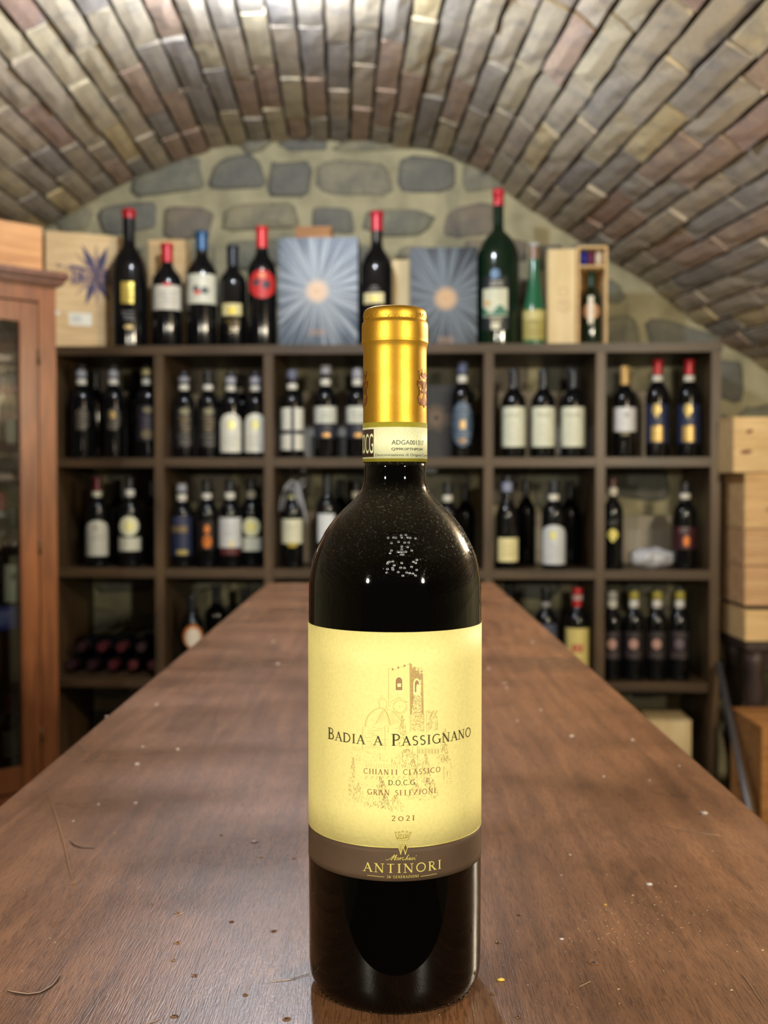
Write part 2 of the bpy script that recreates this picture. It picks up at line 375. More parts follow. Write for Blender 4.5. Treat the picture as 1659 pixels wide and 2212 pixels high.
for q in placed:
    if id(q) in keep:
        o = bpy.data.objects.new('brick', variants[q[2]][0]); o.matrix_world = q[3]; link(o, ceil)
    else: rest.add([q[3] @ Vector(v) for v in variants[q[2]][2]], variants[q[2]][3])
tag(rest.build('bricks', M_BRICKS, ceil), kind='stuff')
tag(mortar.build('mortar', M_MORTAR, ceil), kind='stuff')

# ------------------------------------------------------------------ back wall of rubble stones
mb = MB(); zt = max(z for u, z in vault) + .2
us = [u for u, z in vault]
quad = [P(min(us) - .2, WD, -.05), P(max(us) + .2, WD, -.05), P(max(us) + .2, WD, zt), P(min(us) - .2, WD, zt)]
wb = mobj('wall_back', quad + [q + ED * .3 for q in quad], [(0, 1, 2, 3), (7, 6, 5, 4), (0, 4, 5, 1), (1, 5, 6, 2), (2, 6, 7, 3), (3, 7, 4, 0)], M_WALL)
tag(wb, kind='structure')
def archz(u):
    best = 9
    for (a, za), (b, zb) in zip(vault[5:-5], vault[6:-5]):
        if min(a, b) - 1e-6 <= u <= max(a, b) + 1e-6 and abs(b - a) > 1e-9: best = min(best, za + (zb - za) * (u - a) / (b - a))
    return best if best < 9 else .3
rs = random.Random(21)
z = .12; nst = 0
rows = []
while z < zt - .1:
    h = rs.uniform(.13, .20) if z > 1.45 else rs.uniform(.15, .22); rows.append((z, h)); z += h
for z0_, h in rows:
    u = min(us) + .05 + rs.uniform(0, .1)
    while u < max(us) - .08:
        w = rs.uniform(.13, .36) if z0_ > 1.45 else rs.uniform(.18, .34)
        uc, zc = u + w / 2, z0_ + h / 2 + rs.uniform(-.018, .018)
        gap = rs.uniform(.016, .036); a, b_ = w / 2 - gap / 2, h / 2 - gap / 2 - rs.uniform(0, .012)
        u += w
        if zc - b_ * .6 > archz(uc) - .02: continue
        ring = []
        ex = rs.uniform(.34, .62); sk = rs.uniform(-.12, .12); tp = rs.uniform(-.16, .16)
        for k in range(12):
            th_ = 2 * pi * (k + .5) / 12; cx_, cz_ = cos(th_), sin(th_)
            xx = math.copysign(abs(cx_) ** ex, cx_); zz = math.copysign(abs(cz_) ** ex, cz_); ring.append((uc + a * xx * (1 + tp * zz) * rs.uniform(.84, 1.08), zc + b_ * zz * (1 - tp * xx) * rs.uniform(.82, 1.1) + sk * a * xx))
        ring = [(x, min(y, archz(x) - .008)) for x, y in ring]
        hgt = rs.uniform(.008, .026); C0 = P(uc, WD, zc); vs_ = []
        for sc_, dd in ((1.03, .012), (1.0, -hgt * .45), (.82, -hgt), (.4, -hgt * 1.15)):
            for x, y in ring: vs_.append(P(uc + (x - uc) * sc_, WD + dd + rs.uniform(-.002, .002), zc + (y - zc) * sc_) - C0)
        vs_.append(P(uc, WD - hgt * 1.18, zc) - C0); fs = []
        for l in range(3):
            for k in range(12): fs.append((l * 12 + k, l * 12 + (k + 1) % 12, (l + 1) * 12 + (k + 1) % 12, (l + 1) * 12 + k))
        for k in range(12): fs.append((36 + k, 36 + (k + 1) % 12, 48))
        o = mobj('stone', vs_, fs, M_STONE, wb, smooth=True); o.location = C0; nst += 1
print('stones', nst, 'bricks', len(ins))

# ------------------------------------------------------------------ the table
TZ = CZ - .2218
TH = TZ
tb = empty('table', (0, 1.27, 0)); tag(tb, 'long narrow dark brown varnished wooden table running towards the wine shelves', 'table')
mb = MB(); mb.box(-.2695, .2550, -.872, 1.172, TZ - .042, TZ, b=.004); top = mb.build('tabletop', M_TABLE, tb)  # unseen near end cut short so the bottle reflects dark floor
mb = MB(); mb.box(-.21, .20, -.83, 1.06, TZ - .13, TZ - .042); mb.build('apron', M_TABLE, tb)
for x in (-.19, .18):
    for y in (-.78, 1.02):
        mb = MB(); mb.box(x - .035, x + .035, y - .035, y + .035, .0, TZ - .13, b=.004); mb.build('leg', M_TABLE, tb)
def onT(px, py, dz=0): return hit_plane(px, py, (0, 0, TZ + dz), (0, 0, 1))
M_DARK = plain('hole_dark', rgb(22, 15, 12), .8, var=0); M_PALE = plain('pale_scar', rgb(176, 146, 120), .5, var=0)
def nick(px, py, w, dark=True):
    c = onT(px, py) - Vector((0, 1.27, 0)); r = w / F * (c + Vector((0, 1.27, 0)) - CAM).length / 2
    mb = MB(); rr = random.Random(px); n = 9
    prof = [(1.25, .0001), (1.05, .0005), (.8, .00045), (.55, .0002)]
    V = []; Fc = []
    ph = [rr.uniform(.75, 1.2) for _ in range(n)]
    for q, z in prof:
        for k in range(n): V.append(Vector((r * q * ph[k] * cos(2 * pi * k / n), r * q * .8 * ph[k] * sin(2 * pi * k / n), z)) + c)
    for i in range(3):
        for k in range(n): Fc.append((i * n + k, i * n + (k + 1) % n, (i + 1) * n + (k + 1) % n, (i + 1) * n + k))
    mb.add(V, Fc, 0); mb.add([V[27 + k] for k in range(n)], [tuple(range(n))], 1)
    mb.build('nail_hole', parent=tb, mats=[M_TABLE if dark else M_PALE, M_DARK])
for px, py, w in [(1282, 2080, 20), (620, 2202, 15), (376, 2196, 13), (530, 2150, 9), (383, 2037, 11), (420, 2108, 10), (375, 2075, 8), (118, 1996, 10), (592, 2012, 11), (500, 1992, 9), (157, 1911, 12),
                  (383, 1973, 9), (550, 1820, 12), (564, 1852, 9), (478, 1805, 7), (55, 1923, 8), (1122, 1977, 8), (1076, 2036, 10), (1064, 2148, 9), (1118, 2197, 11), (636, 1855, 8), (327, 1955, 6)]: nick(px, py, w)
def scar(pts, w, mat=None, name='scratch'):
    q = [onT(x, y, .0003) - Vector((0, 1.27, 0)) for x, y in pts]; V = []; Fc = []
    for i, p in enumerate(q):
        t = (q[min(i + 1, len(q) - 1)] - q[max(i - 1, 0)]).normalized(); n = Vector((-t.y, t.x, 0))
        ww = w * (.25 if i in (0, len(q) - 1) else 1); V += [p - n * ww, p + n * ww, p + Vector((0, 0, .00025))]
    for i in range(len(q) - 1):
        a, b = i * 3, i * 3 + 3; Fc += [(a, b, b + 2, a + 2), (a + 2, b + 2, b + 1, a + 1)]
    mobj(name, V, Fc, mat or M_PALE, tb)
scar([(15, 2141), (35, 2147), (60, 2149), (85, 2146), (108, 2134), (124, 2120), (130, 2107)], .0004, M_DARK)
scar([(17, 2140), (60, 2147), (88, 2143), (112, 2128), (130, 2105)], .00018)
scar([(150, 1817), (160, 1826), (175, 1831), (203, 1833)], .0005, M_DARK)
scar([(103, 1712), (122, 1765), (138, 1822), (155, 1900)], .0006, plain('brown_scratch', rgb(150, 108, 66), .4, var=0))
scar([(238, 2163), (248, 2146), (253, 2136)], .0002); scar([(584, 2120), (625, 2116), (668, 2104)], .00018); scar([(1251, 2132), (1276, 2120)], .00022)
scar([(1604, 2103), (1625, 2133), (1654, 2176)], .0002); scar([(1418, 1781), (1455, 1790), (1500, 1798), (1555, 1805)], .0004); scar([(1490, 1960), (1502, 1978)], .0002)
scar([(315, 2212), (336, 2205), (352, 2197)], .0002); scar([(375, 1980), (390, 1975), (398, 1970)], .0002)
M_CRUMB = plain('crumb', rgb(206, 184, 140), .8, var=.2, scale=900); M_CRY = plain('yellow_crumb', rgb(214, 180, 70), .6, var=.3, scale=900)
M_FLECK = plain('white_fleck', rgb(206, 196, 190), .8, var=.1, scale=900)
def crumb_geo(mb, px, py, w, rr, mi=0):
    c = onT(px, py); r = w / F * (c - CAM).length / 2; bm = bmesh.new(); bmesh.ops.create_icosphere(bm, subdivisions=1, radius=1)
    a = rr.uniform(.5, .9); V = []
    for v in bm.verts: V.append(c + Vector((v.co.x * r * rr.uniform(.8, 1.15), v.co.y * r * a * rr.uniform(.8, 1.15), max(0.0, v.co.z + .55) * r * .35)))
    bm.verts.index_update(); mb.add(V, [tuple(q.index for q in f.verts) for f in bm.faces], mi); bm.free()
rr = random.Random(3)
big = [(1082, 2118, 19, 'gold coloured flake lying on the table right of the bottle base', M_CRY), (1307, 1955, 9, 'small yellow crumb on the table right of the bottle label', M_CRY),
       (1403, 1911, 14, 'white crumb on the right half of the table, nearer one', M_FLECK), (1234, 1591, 12, 'white crumb on the table beside the bottle label text', M_FLECK),
       (1520, 1758, 18, 'pale crumb near the right table edge', M_FLECK), (1213, 2029, 10, 'little white crumb on the table low right of the bottle', M_FLECK)]
for px, py, w, lb, m in big:
    mb = MB(); crumb_geo(mb, px, py, w, rr); tag(mb.build('crumb', m, smooth=True), lb, 'crumb')
mb = MB()
for px, py, w in [(1231, 1847, 9), (1212, 1891, 8), (1459, 1915, 7), (1467, 1655, 9), (1304, 1678, 9), (1402, 1686, 8), (1366, 1599, 12), (1367, 1934, 6), (1414, 1955, 5), (1539, 1839, 6), (1311, 1890, 5),
                  (293, 1735, 12), (213, 1738, 9), (159, 1774, 8), (248, 1800, 6), (296, 1651, 14), (384, 1619, 12), (338, 1522, 10), (230, 1548, 9), (308, 1613, 9), (590, 1386, 10), (600, 1435, 12), (1150, 1388, 9),
                  (1090, 1476, 9), (1094, 1486, 8), (1055, 1445, 10), (1168, 1534, 9), (1117, 1558, 8), (528, 1932, 4), (522, 1946, 4), (270, 2070, 5), (108, 2027, 5), (119, 2036, 6), (47, 2097, 5), (380, 1892, 4), (233, 2149, 4),
                  (472, 2125, 4), (545, 1889, 4), (1336, 2137, 7), (1647, 2053, 7), (1592, 2056, 5), (1545, 2126, 5), (1580, 2139, 7), (1338, 2168, 4), (1125, 2074, 5), (1087, 2085, 4), (1140, 2128, 4)]:
    crumb_geo(mb, px, py, w * .8, rr, 0 if w > 7 else 1)
for _ in range(150): crumb_geo(mb, rr.gauss(1380, 110), rr.gauss(1985, 55), rr.uniform(1.5, 3.2), rr, 1)
for _ in range(160): crumb_geo(mb, rr.uniform(0, W), rr.uniform(1800, 2200), rr.uniform(1.2, 2.6), rr, 1)
tag(mb.build('crumbs', mats=[M_FLECK, M_CRUMB], smooth=True), 'fine pale crumbs and dust specks scattered over the table', 'crumbs', kind='stuff')

# ------------------------------------------------------------------ the hero bottle
BX, BY, R0 = .00485, .475, .0385
def zax(py, D=BY): d = ray(829.5, py); return CZ + d.z / d.y * D
def hw(pxw, z):                                     # half width in pixels -> radius
    depth = BY * cos(PITCH) - (z - CZ) * sin(PITCH); k = pxw / F; return k * depth / sqrt(1 + k * k)
bt = empty('wine_bottle', (BX, BY, TZ)); tag(bt, 'large dark wine bottle with gold capsule and pale yellow label, nearest on the table', 'bottle')
def prof_px(lst): return [(hw(w, zax(y)), zax(y) - TZ) for y, w in lst]
body = prof_px([(1230, 182), (1222, 180.5), (1210, 178), (1197, 174.5), (1184, 169.5), (1172, 163.8), (1160, 157.3), (1147, 150.5), (1134, 141.5), (1121, 131.5), (1108, 119.5), (1096, 107.5), (1087, 97.5), (1078, 88), (1068, 79.5), (1060, 74), (1052, 70.5), (1045, 69), (1036, 67.6), (1026, 67), (1010, 67), (996, 67.2)])
low = [(0.018, .0055), (.029, .0012), (.0335, .0), (.0352, .0008), (.0370, .0030), (.0381, .0065), (.0385, .0115), (.0386, .04), (.0386, .09)]
mid = [(hw(186.3, zax(1300)), zax(1300) - TZ), (hw(186.1, zax(1275)), zax(1275) - TZ), (hw(185.2, zax(1252)), zax(1252) - TZ)]
glassp = [(1e-7, .011)] + low + mid + [(hw(183.8, zax(1240)), zax(1240) - TZ)] + body[1:]
mb = MB(); mb.lathe(glassp, 96); g = mb.build('glass', G_HERO, bt, smooth=True)
bvh = BVHTree.FromPolygons([Vector(v) + Vector((BX, BY, TZ)) for v in mb.v], mb.f)
def gold_mat():
    m, nt, b = new_mat('gold_capsule_foil'); tc = nd(nt, 'ShaderNodeTexCoord'); n = nd(nt, 'ShaderNodeTexNoise', i_Scale=1500.0, i_Detail=2.0); nt.links.new(tc.outputs['Object'], n.inputs[0])
    n2 = nd(nt, 'ShaderNodeTexNoise', i_Scale=70.0, i_Detail=3.0); nt.links.new(tc.outputs['Object'], n2.inputs[0])
    nt.links.new(ramp(nt, n2.outputs[0], [(.3, rgb(196, 146, 42)), (.7, rgb(212, 164, 58))]).outputs[0], b.inputs['Base Color'])
    b.inputs['Metallic'].default_value = .88; b.inputs['Roughness'].default_value = .44
    ad = nd(nt, 'ShaderNodeMath', operation='MULTIPLY_ADD', i_1=3.0); nt.links.new(n2.outputs[0], ad.inputs[0]); nt.links.new(n.outputs[0], ad.inputs[2])
    bump(nt, b, ad.outputs[0], .09, .0003); return m
M_GOLD = gold_mat()
cap = [(68.6, 997), (68.4, 960), (68.3, 915), (68.1, 860), (68, 800), (68, 765), (68.2, 756), (69.2, 750), (71.2, 744), (71.8, 741.5), (71.4, 740), (71.5, 735), (71.3, 715), (71, 704), (70.3, 699.5), (67.8, 696.5), (67.3, 693.5), (67.8, 690), (68, 684), (67.2, 676.5), (65, 672), (62.5, 670)]
capp = [(hw(w, zax(y)) + .0001, zax(y) - TZ) for w, y in cap]; capp += [(.0118, capp[-1][1] + .0004), (.0112, capp[-1][1] + .0002), (1e-7, capp[-1][1] + .0002)]
mb = MB(); mb.lathe(capp, 96); cp = mb.build('capsule', M_GOLD, bt, smooth=True); cp['label'] = 'satin gold foil capsule'
# crinkles under the rim
mb = MB(); rr = random.Random(9)
for k in range(34):
    a = 2 * pi * k / 34 + rr.uniform(-.06, .06); z = zax(690) - TZ + rr.uniform(-.0004, .0006); r_ = hw(67.9, zax(688)) + .00005
    L_ = rr.uniform(.08, .16); mb.tube([Vector((r_ * cos(a + L_ * f), r_ * sin(a + L_ * f), z + .0011 * sin(f * 3) * rr.choice((-1, 1)))) for f in (0, .5, 1)], [.00008, .00022, .00006], 6)
mb.build('crimp', M_GOLD, cp, smooth=True)

def cyl(phi, z, r): return Vector((r * sin(phi), -r * cos(phi), z))         # phi 0 faces the camera
def sheet(name, r, zb, zt_, p0, p1, mat, parent, nx=64, nz=6, thick=.00012, corner=0):
    V = []; Fc = []
    fb = zb if callable(zb) else (lambda p: zb); ft = zt_ if callable(zt_) else (lambda p: zt_)
    for i in range(nx + 1):
        p = p0 + (p1 - p0) * i / nx
        for j in range(nz + 1): V.append(cyl(p, fb(p) + (ft(p) - fb(p)) * j / nz, r + thick))
    for i in range(nx):
        for j in range(nz): a = i * (nz + 1) + j; Fc.append((a, a + nz + 1, a + nz + 2, a + 1))
    n0 = len(V)
    per = [i * (nz + 1) for i in range(nx + 1)] + [nx * (nz + 1) + j for j in range(1, nz + 1)] + [i * (nz + 1) + nz for i in range(nx - 1, -1, -1)] + [j for j in range(nz - 1, 0, -1)]
    for q in per: v = V[q]; s_ = (r - .00001) / (r + thick); V.append(Vector((v.x * s_, v.y * s_, v.z)))
    m_ = len(per)
    for k in range(m_): Fc.append((per[k], n0 + k, n0 + (k + 1) % m_, per[(k + 1) % m_]))
    return mobj(name, V, Fc, mat, parent, smooth=True)
RG = .0386
def zfront(py, r=RG): d = ray(853, py); return CZ + d.z / d.y * (BY - r) - TZ
M_LABEL = plain('label_paper', rgb(236, 222, 146), .55, var=.05, scale=700, bs=.05, spec=.3)
M_BAND = plain('label_brown_band', rgb(84, 66, 52), .6, var=.12, scale=60, spec=.2)
M_INK = plain('ink_black_olive', rgb(56, 48, 20), .5, var=0); M_INKR = plain('ink_brown', rgb(140, 88, 60), .5, var=0)
M_INKS = plain('ink_sepia', rgb(188, 158, 96), .5, var=0); M_INKS2 = plain('ink_sepia_dark', rgb(160, 122, 84), .5, var=0); M_INKL = plain('ink_pale', rgb(250, 240, 160), .5, var=0)
M_FOIL = plain('label_gold_foil', rgb(240, 222, 120), .35, metal=.35, var=0); M_FOILD = plain('label_gold_foil_dark', rgb(176, 150, 48), .35, metal=.3, var=0)
LB_T, LB_Y, LB_B = zfront(1366), zfront(1831), zfront(1904)
PH = 1.62
lab = sheet('label', RG, LB_Y, LB_T, -PH, PH, M_LABEL, bt, nx=96); lab['label'] = 'pale yellow paper label with abbey drawing and dark lettering'
band = sheet('label_band', RG, LB_B, LB_Y - .00002, -PH, PH, M_BAND, bt, nx=96); band['label'] = 'brown band under the yellow label with gold lettering'
sheet('foil_line', RG + .00014, LB_Y - .00012, LB_Y + .0001, -PH, PH, M_FOIL, lab, nz=1, thick=.00003, nx=96)
# ---- stroke lettering in the manner of inscriptional capitals
def arcp(cx, cy, rx, ry, a0, a1, n=12): return [(cx + rx * cos(radians(a0 + (a1 - a0) * k / n)), cy + ry * sin(radians(a0 + (a1 - a0) * k / n))) for k in range(n + 1)]
K, k_ = .115, .05
GL = {
 'A': (.80, [([(.06, 0), (.42, 1)], k_), ([(.38, 1), (.74, 0)], K), ([(.2, .36), (.62, .36)], k_)], [(.06, 0), (.74, 0)]),
 'B': (.66, [([(.14, 0), (.14, 1)], K), ([(.14, .97)] + arcp(.3, .76, .24, .21, 90, -90) + [(.14, .55)], .06), ([(.14, .53)] + arcp(.34, .28, .27, .25, 90, -90) + [(.14, .03)], .075)], [(.14, 0), (.14, 1)]),
 'C': (.84, [(arcp(.5, .5, .42, .48, 48, 312, 20), .085)], []),
 'D': (.86, [([(.14, 0), (.14, 1)], K), ([(.14, .97)] + arcp(.32, .5, .46, .47, 90, -90, 18) + [(.14, .03)], .085)], [(.14, 0), (.14, 1)]),
 'E': (.60, [([(.14, 0), (.14, 1)], K), ([(.14, .97), (.52, .97)], k_), ([(.14, .52), (.46, .52)], k_), ([(.14, .03), (.56, .03)], k_)], [(.14, 0), (.14, 1)]),
 'G': (.92, [(arcp(.5, .5, .42, .48, 48, 318, 20), .085), ([(.82, .06), (.82, .42)], K)], [(.82, .42)]),
 'H': (.88, [([(.14, 0), (.14, 1)], K), ([(.74, 0), (.74, 1)], K), ([(.14, .52), (.74, .52)], k_)], [(.14, 0), (.14, 1), (.74, 0), (.74, 1)]),
 'I': (.34, [([(.17, 0), (.17, 1)], K)], [(.17, 0), (.17, 1)]),
 'L': (.58, [([(.14, 0), (.14, 1)], K), ([(.14, .03), (.55, .03)], k_)], [(.14, 0), (.14, 1)]),
 'N': (.90, [([(.14, 0), (.14, 1)], k_), ([(.12, 1), (.76, 0)], K), ([(.76, 0), (.76, 1)], k_)], [(.14, 0), (.12, 1), (.76, 1)]),
 'O': (.98, [(arcp(.49, .5, .41, .48, 0, 360, 28), .085)], []),
 'P': (.62, [([(.14, 0), (.14, 1)], K), ([(.14, .97)] + arcp(.3, .72, .27, .25, 90, -90) + [(.14, .47)], .075)], [(.14, 0), (.14, 1)]),
 'R': (.74, [([(.14, 0), (.14, 1)], K), ([(.14, .97)] + arcp(.3, .74, .25, .23, 90, -90) + [(.14, .51)], .07), ([(.34, .5), (.70, 0)], K)], [(.14, 0), (.14, 1), (.70, 0)]),
 'S': (.58, [(arcp(.29, .75, .2, .22, 35, 250, 12) + arcp(.29, .26, .22, .24, 80, -145, 14), .09)], []),
 'T': (.74, [([(.37, 0), (.37, 1)], K), ([(.04, .97), (.70, .97)], k_)], [(.37, 0)]),
 'Z': (.74, [([(.08, .97), (.66, .97)], k_), ([(.66, .97), (.06, .03)], K), ([(.06, .03), (.68, .03)], k_)], []),
 'M': (1.06, [([(.14, 0), (.2, 1)], k_), ([(.2, 1), (.53, .05)], K), ([(.53, .05), (.86, 1)], k_), ([(.86, 1), (.92, 0)], K)], [(.14, 0), (.92, 0)]),
 '2': (.62, [(arcp(.28, .72, .21, .25, 160, -30, 12) + [(.08, .05)], .08), ([(.06, .05), (.56, .05)], .10)], []),
 '0': (.84, [(arcp(.42, .42, .33, .38, 0, 360, 24), .085)], []),
 '1': (.34, [([(.17, 0), (.17, 1)], K)], [(.17, 0), (.17, 1)]),
 '6': (.62, [(arcp(.3, .3, .24, .27, 0, 360, 20), .1), (arcp(.52, .42, .46, .58, 95, 190, 10), .09)], []),
 '.': (.26, [([(.12, .02), (.12, .13)], .13)], []), ' ': (.5, [], [])}
def ribbon(pts, w, V, Fc, mp, nsub=1):
    pts = [Vector(p) for p in pts]; base = len(V); n = len(pts); closed = n > 3 and (pts[0] - pts[-1]).length < 1e-4
    for i, p in enumerate(pts):
        a = pts[i - 1] if i else (pts[-2] if closed else p); b = pts[i + 1] if i < n - 1 else (pts[1] if closed else p)
        t = (b - a); t = t.normalized() if t.length > 1e-9 else Vector((1, 0)); nn = Vector((-t.y, t.x)) * w / 2
        V.append(mp(p - nn)); V.append(mp(p + nn))
    for i in range(n - 1): a = base + 2 * i; Fc.append((a, a + 2, a + 3, a + 1))
def lay_text(txt, hs, track, sp=.5):
    """[(char, x0, height, scale)], total width; hs = (big, small) heights"""
    x = 0; out = []
    for ch in txt:
        c = ch.upper(); h = hs[0] if (ch.isupper() or not ch.isalpha()) else hs[1]
        if ch == ' ': x += sp * hs[1]; continue
        out.append((c, x, h)); x += GL[c][0] * h + track * h
    return out, x - track * h
def text_cyl(name, txt, pxl, pxr, pybase, hbig, hsmall, mat, parent, r, track=.15, sp=.55, wk=1.0):
    """text centred between two pixels measured at the front of the bottle, real cap heights in pixels there"""
    mpp = (BY - RG) / F
    def phi(px):
        p = 0
        for _ in range(12): p = asin(max(-1, min(1, ((px - 829.5) / F * (BY - r * cos(p)) - BX) / r)))
        return p
    a, b = phi(pxl), phi(pxr); out, wid = lay_text(txt, (hbig * mpp, hsmall * mpp), track, sp)
    sx = (b - a) * r / wid; zb = zfront(pybase); V = []; Fc = []
    def mp_at(x0, h):
        return lambda q: cyl(a + (x0 + q[0] * h) * sx / r, zb + q[1] * h, r)
    for c, x0, h in out:
        mp = mp_at(x0, h)
        for pts, w in GL[c][1]: ribbon(pts, w * wk, V, Fc, mp)
        for (x, y) in GL[c][2]:
            yy = y + (.02 if y < .5 else -.02); ribbon([(x - .15, yy), (x + .15, yy)], .055, V, Fc, mp)
    return mobj(name, V, Fc, mat, parent)
RT = RG + .00026
text_cyl('lettering', 'Badia a Passignano', 708, 1018, 1610.5, 25.5, 20.5, M_INK, lab, RT, track=.16, sp=.75, wk=1.15)
text_cyl('lettering', 'CHIANTI CLASSICO', 785, 952, 1673.5, 11.5, 11.5, M_INKR, lab, RT, track=.26, sp=.8, wk=1.1)
text_cyl('lettering', 'D.O.C.G.', 839, 901, 1696, 11.3, 11.3, M_INK, lab, RT, track=.12, wk=1.1)
text_cyl('lettering', 'GRAN SELEZIONE', 793, 945, 1718, 11.8, 11.8, M_INKR, lab, RT, track=.26, sp=.8, wk=1.1)
text_cyl('lettering', '2021', 846, 896, 1773, 11.5, 11.5, M_INKR, lab, RT, track=.35, wk=1.25)
text_cyl('lettering', 'ANTINORI', 785, 954, 1885, 19.5, 19.5, M_FOIL, band, RT, track=.24, wk=1.2)
text_cyl('lettering', '26 GENERAZIONI', 836, 905, 1896.3, 5.2, 5.2, M_FOIL, band, RT, track=.22, sp=.7, wk=1.5)
# ---- drawing on the label: pixel strokes thrown onto the cylinder
def onB(px, py, r=RT):
    d = ray(px, py); a = d.x ** 2 + d.y ** 2; bq = -(d.x * BX + d.y * BY); cq = BX ** 2 + BY ** 2 - r * r
    t = (-bq - sqrt(max(0, bq * bq - a * cq))) / a; q = CAM + d * t; return q - Vector((BX, BY, TZ))
class Draw:
    def __init__(s, r=RT): s.V = []; s.F = []; s.r = r
    def line(s, pts, w): ribbon(pts, w, s.V, s.F, lambda q: onB(q[0], q[1], s.r))
    def poly(s, pts):
        n = len(s.V); s.V += [onB(x, y, s.r) for x, y in pts]; s.F.append(tuple(range(n, n + len(pts))))
    def done(s, name, mat, parent): return mobj(name, s.V, s.F, mat, parent)
def z3(L, ox=650., oy=1330., k=4.046): return [(ox + x / k, oy + y / k) for x, y in L]
def zA(L): return z3(L, 700., 1420., 5.184)
def zB(L): return z3(L, 720., 1600., 5.53)
rd = random.Random(4)
A = Draw(RT - .00010); B = Draw(RT - .00008); Cc = Draw(RT - .00006); B2 = Draw(RT - .00004)
# tower shaded side: slab of sepia with brick strokes
A.poly(zA([(958, 60), (985, 78), (985, 118), (1003, 118), (1003, 100), (1028, 112), (1028, 150), (1046, 150), (1046, 138), (1066, 150), (1066, 186), (1084, 190), (1084, 172), (1106, 184), (1112, 640), (966, 640)]))
def hatch(D, x0, x1, y0, y1, n, L, w, conv, slope=.5, inside=None):
    for _ in range(n):
        x = rd.uniform(x0, x1); y = rd.uniform(y0, y1)
        if inside and not inside(x, y): continue
        l = L * rd.uniform(.5, 1.3); D.line(conv([(x, y), (x + l, y + l * slope * rd.uniform(.6, 1.3))]), w)
hatch(B, 966, 1095, 110, 640, 420, 15, .5, zA, .45); hatch(A, 968, 1112, 640, 830, 260, 15, .55, zA, .35); hatch(A, 735, 955, 160, 700, 60, 7, .35, zA, .4)
for pts in ([(722, 120), (722, 555)], [(958, 60), (966, 830)], [(1106, 184), (1118, 830)], [(722, 125), (760, 118)], [(770, 148), (800, 140), (830, 122)], [(850, 118), (890, 100), (958, 75)]): A.line(zA(pts), .6)
for x, y in ((768, 130), (832, 112), (900, 92)): B.poly(zA([(x - 12, y + 16), (x - 2, y - 16), (x + 14, y + 8)]))
def archs(D, x0, x1, y0, y1, conv): D.poly(conv([(x0, y1), (x0, y0 + (y1 - y0) * .3)] + [((x0 + x1) / 2 - (x1 - x0) / 2 * cos(pi * k / 8), y0 + (y1 - y0) * .3 * (1 - sin(pi * k / 8))) for k in range(1, 8)] + [(x1, y0 + (y1 - y0) * .3), (x1, y1)]))
archs(Cc, 790, 886, 205, 392, zA); archs(B2, 802, 876, 222, 368, zA)
P2 = Draw(RT - .00003); archs(P2, 822, 862, 292, 330, zA); P2.poly(zA([(816, 300), (866, 292), (850, 330), (832, 332)])); archs(P2, 1000, 1076, 236, 420, zA)
P3 = Draw(RT - .00002); archs(P3, 1016, 1064, 256, 390, zA); P4 = Draw(RT - .00001); archs(P4, 1034, 1064, 300, 400, zA)
A.line(zA([(745, 500), (838, 448), (945, 505)]), .9); A.line(zA([(775, 522), (840, 470), (930, 505)]), .5); A.line(zA(arcp(850, 558, 78, 78, 0, 360, 30)), .45); A.line(zA(arcp(850, 558, 62, 60, 0, 170, 16)), .6)
A.line(zA([(845, 545), (850, 558)]), 1.2)
for k in range(18): a = radians(20 * k); A.line(zA([(850 + 66 * cos(a), 558 + 66 * sin(a)), (850 + 58 * cos(a), 558 + 58 * sin(a))]), .3)
# dome
A.line(zA(arcp(648, 775, 190, 210, 180, 270, 20)), .8); A.line(zA(arcp(648, 775, 180, 198, 180, 270, 20)), .4); A.line(zA([(648, 565)] + arcp(640, 775, 90, 205, 280, 355, 12)), .9); A.line(zA([(660, 572)] + arcp(640, 775, 104, 195, 290, 355, 12)), .4)
A.line(zA([(690, 572), (760, 600), (820, 650), (870, 720)]), .6); A.line(zA([(622, 568), (622, 480), (640, 462), (662, 458), (682, 475), (700, 500), (696, 568)]), .6); A.line(zA([(612, 520), (600, 480), (640, 450), (655, 425)]), .4)
for k in range(9):
    y = 760 - k * 17; A.line(zA([(560 + k * 9, y), (600 + k * 8, y - 30), (660 + k * 3, y - 50), (715, y - 46)]), .45)
    A.line(zA([(730, y + 10), (780, y - 20), (850, y - 26 + k * 3)]), .5)
for pts in ([(425, 792), (560, 782), (685, 768), (800, 798), (830, 790)], [(430, 800), (430, 1037)], [(680, 775), (684, 1037)], [(720, 785), (715, 850)], [(440, 810), (600, 800), (680, 790)]): A.line(zA(pts), .6)
for k in range(9): y = 820 + k * 24; hatch(A, 440, 660, y, y + 8, 5, 60, .4, zA, -.06)
hatch(A, 1148, 1265, 610, 830, 80, 18, .5, zA, -1.4); A.line(zA([(1146, 600), (1180, 622), (1182, 610), (1215, 640), (1218, 625), (1265, 660), (1268, 800)]), .6); A.line(zA([(1146, 600), (1148, 840)]), .5)
def tree(cx, top, bot, w, n, D, conv):
    for _ in range(n):
        t = rd.random(); y = top + (bot - top) * t; x = cx + rd.uniform(-1, 1) * w * (.15 + .85 * min(1, t * 1.6))
        l = rd.uniform(12, 26); D.line(conv([(x, y), (x + rd.uniform(-8, 8), y + l)]), .5)
tree(880, 640, 1000, 60, 130, A, zA); tree(1350, 790, 1037, 50, 50, A, zA)
tree(880, 90, 300, 190, 190, A, zB); tree(1330, 0, 230, 50, 60, A, zB); tree(960, 210, 520, 60, 120, A, zB); tree(1105, 150, 500, 65, 140, A, zB)
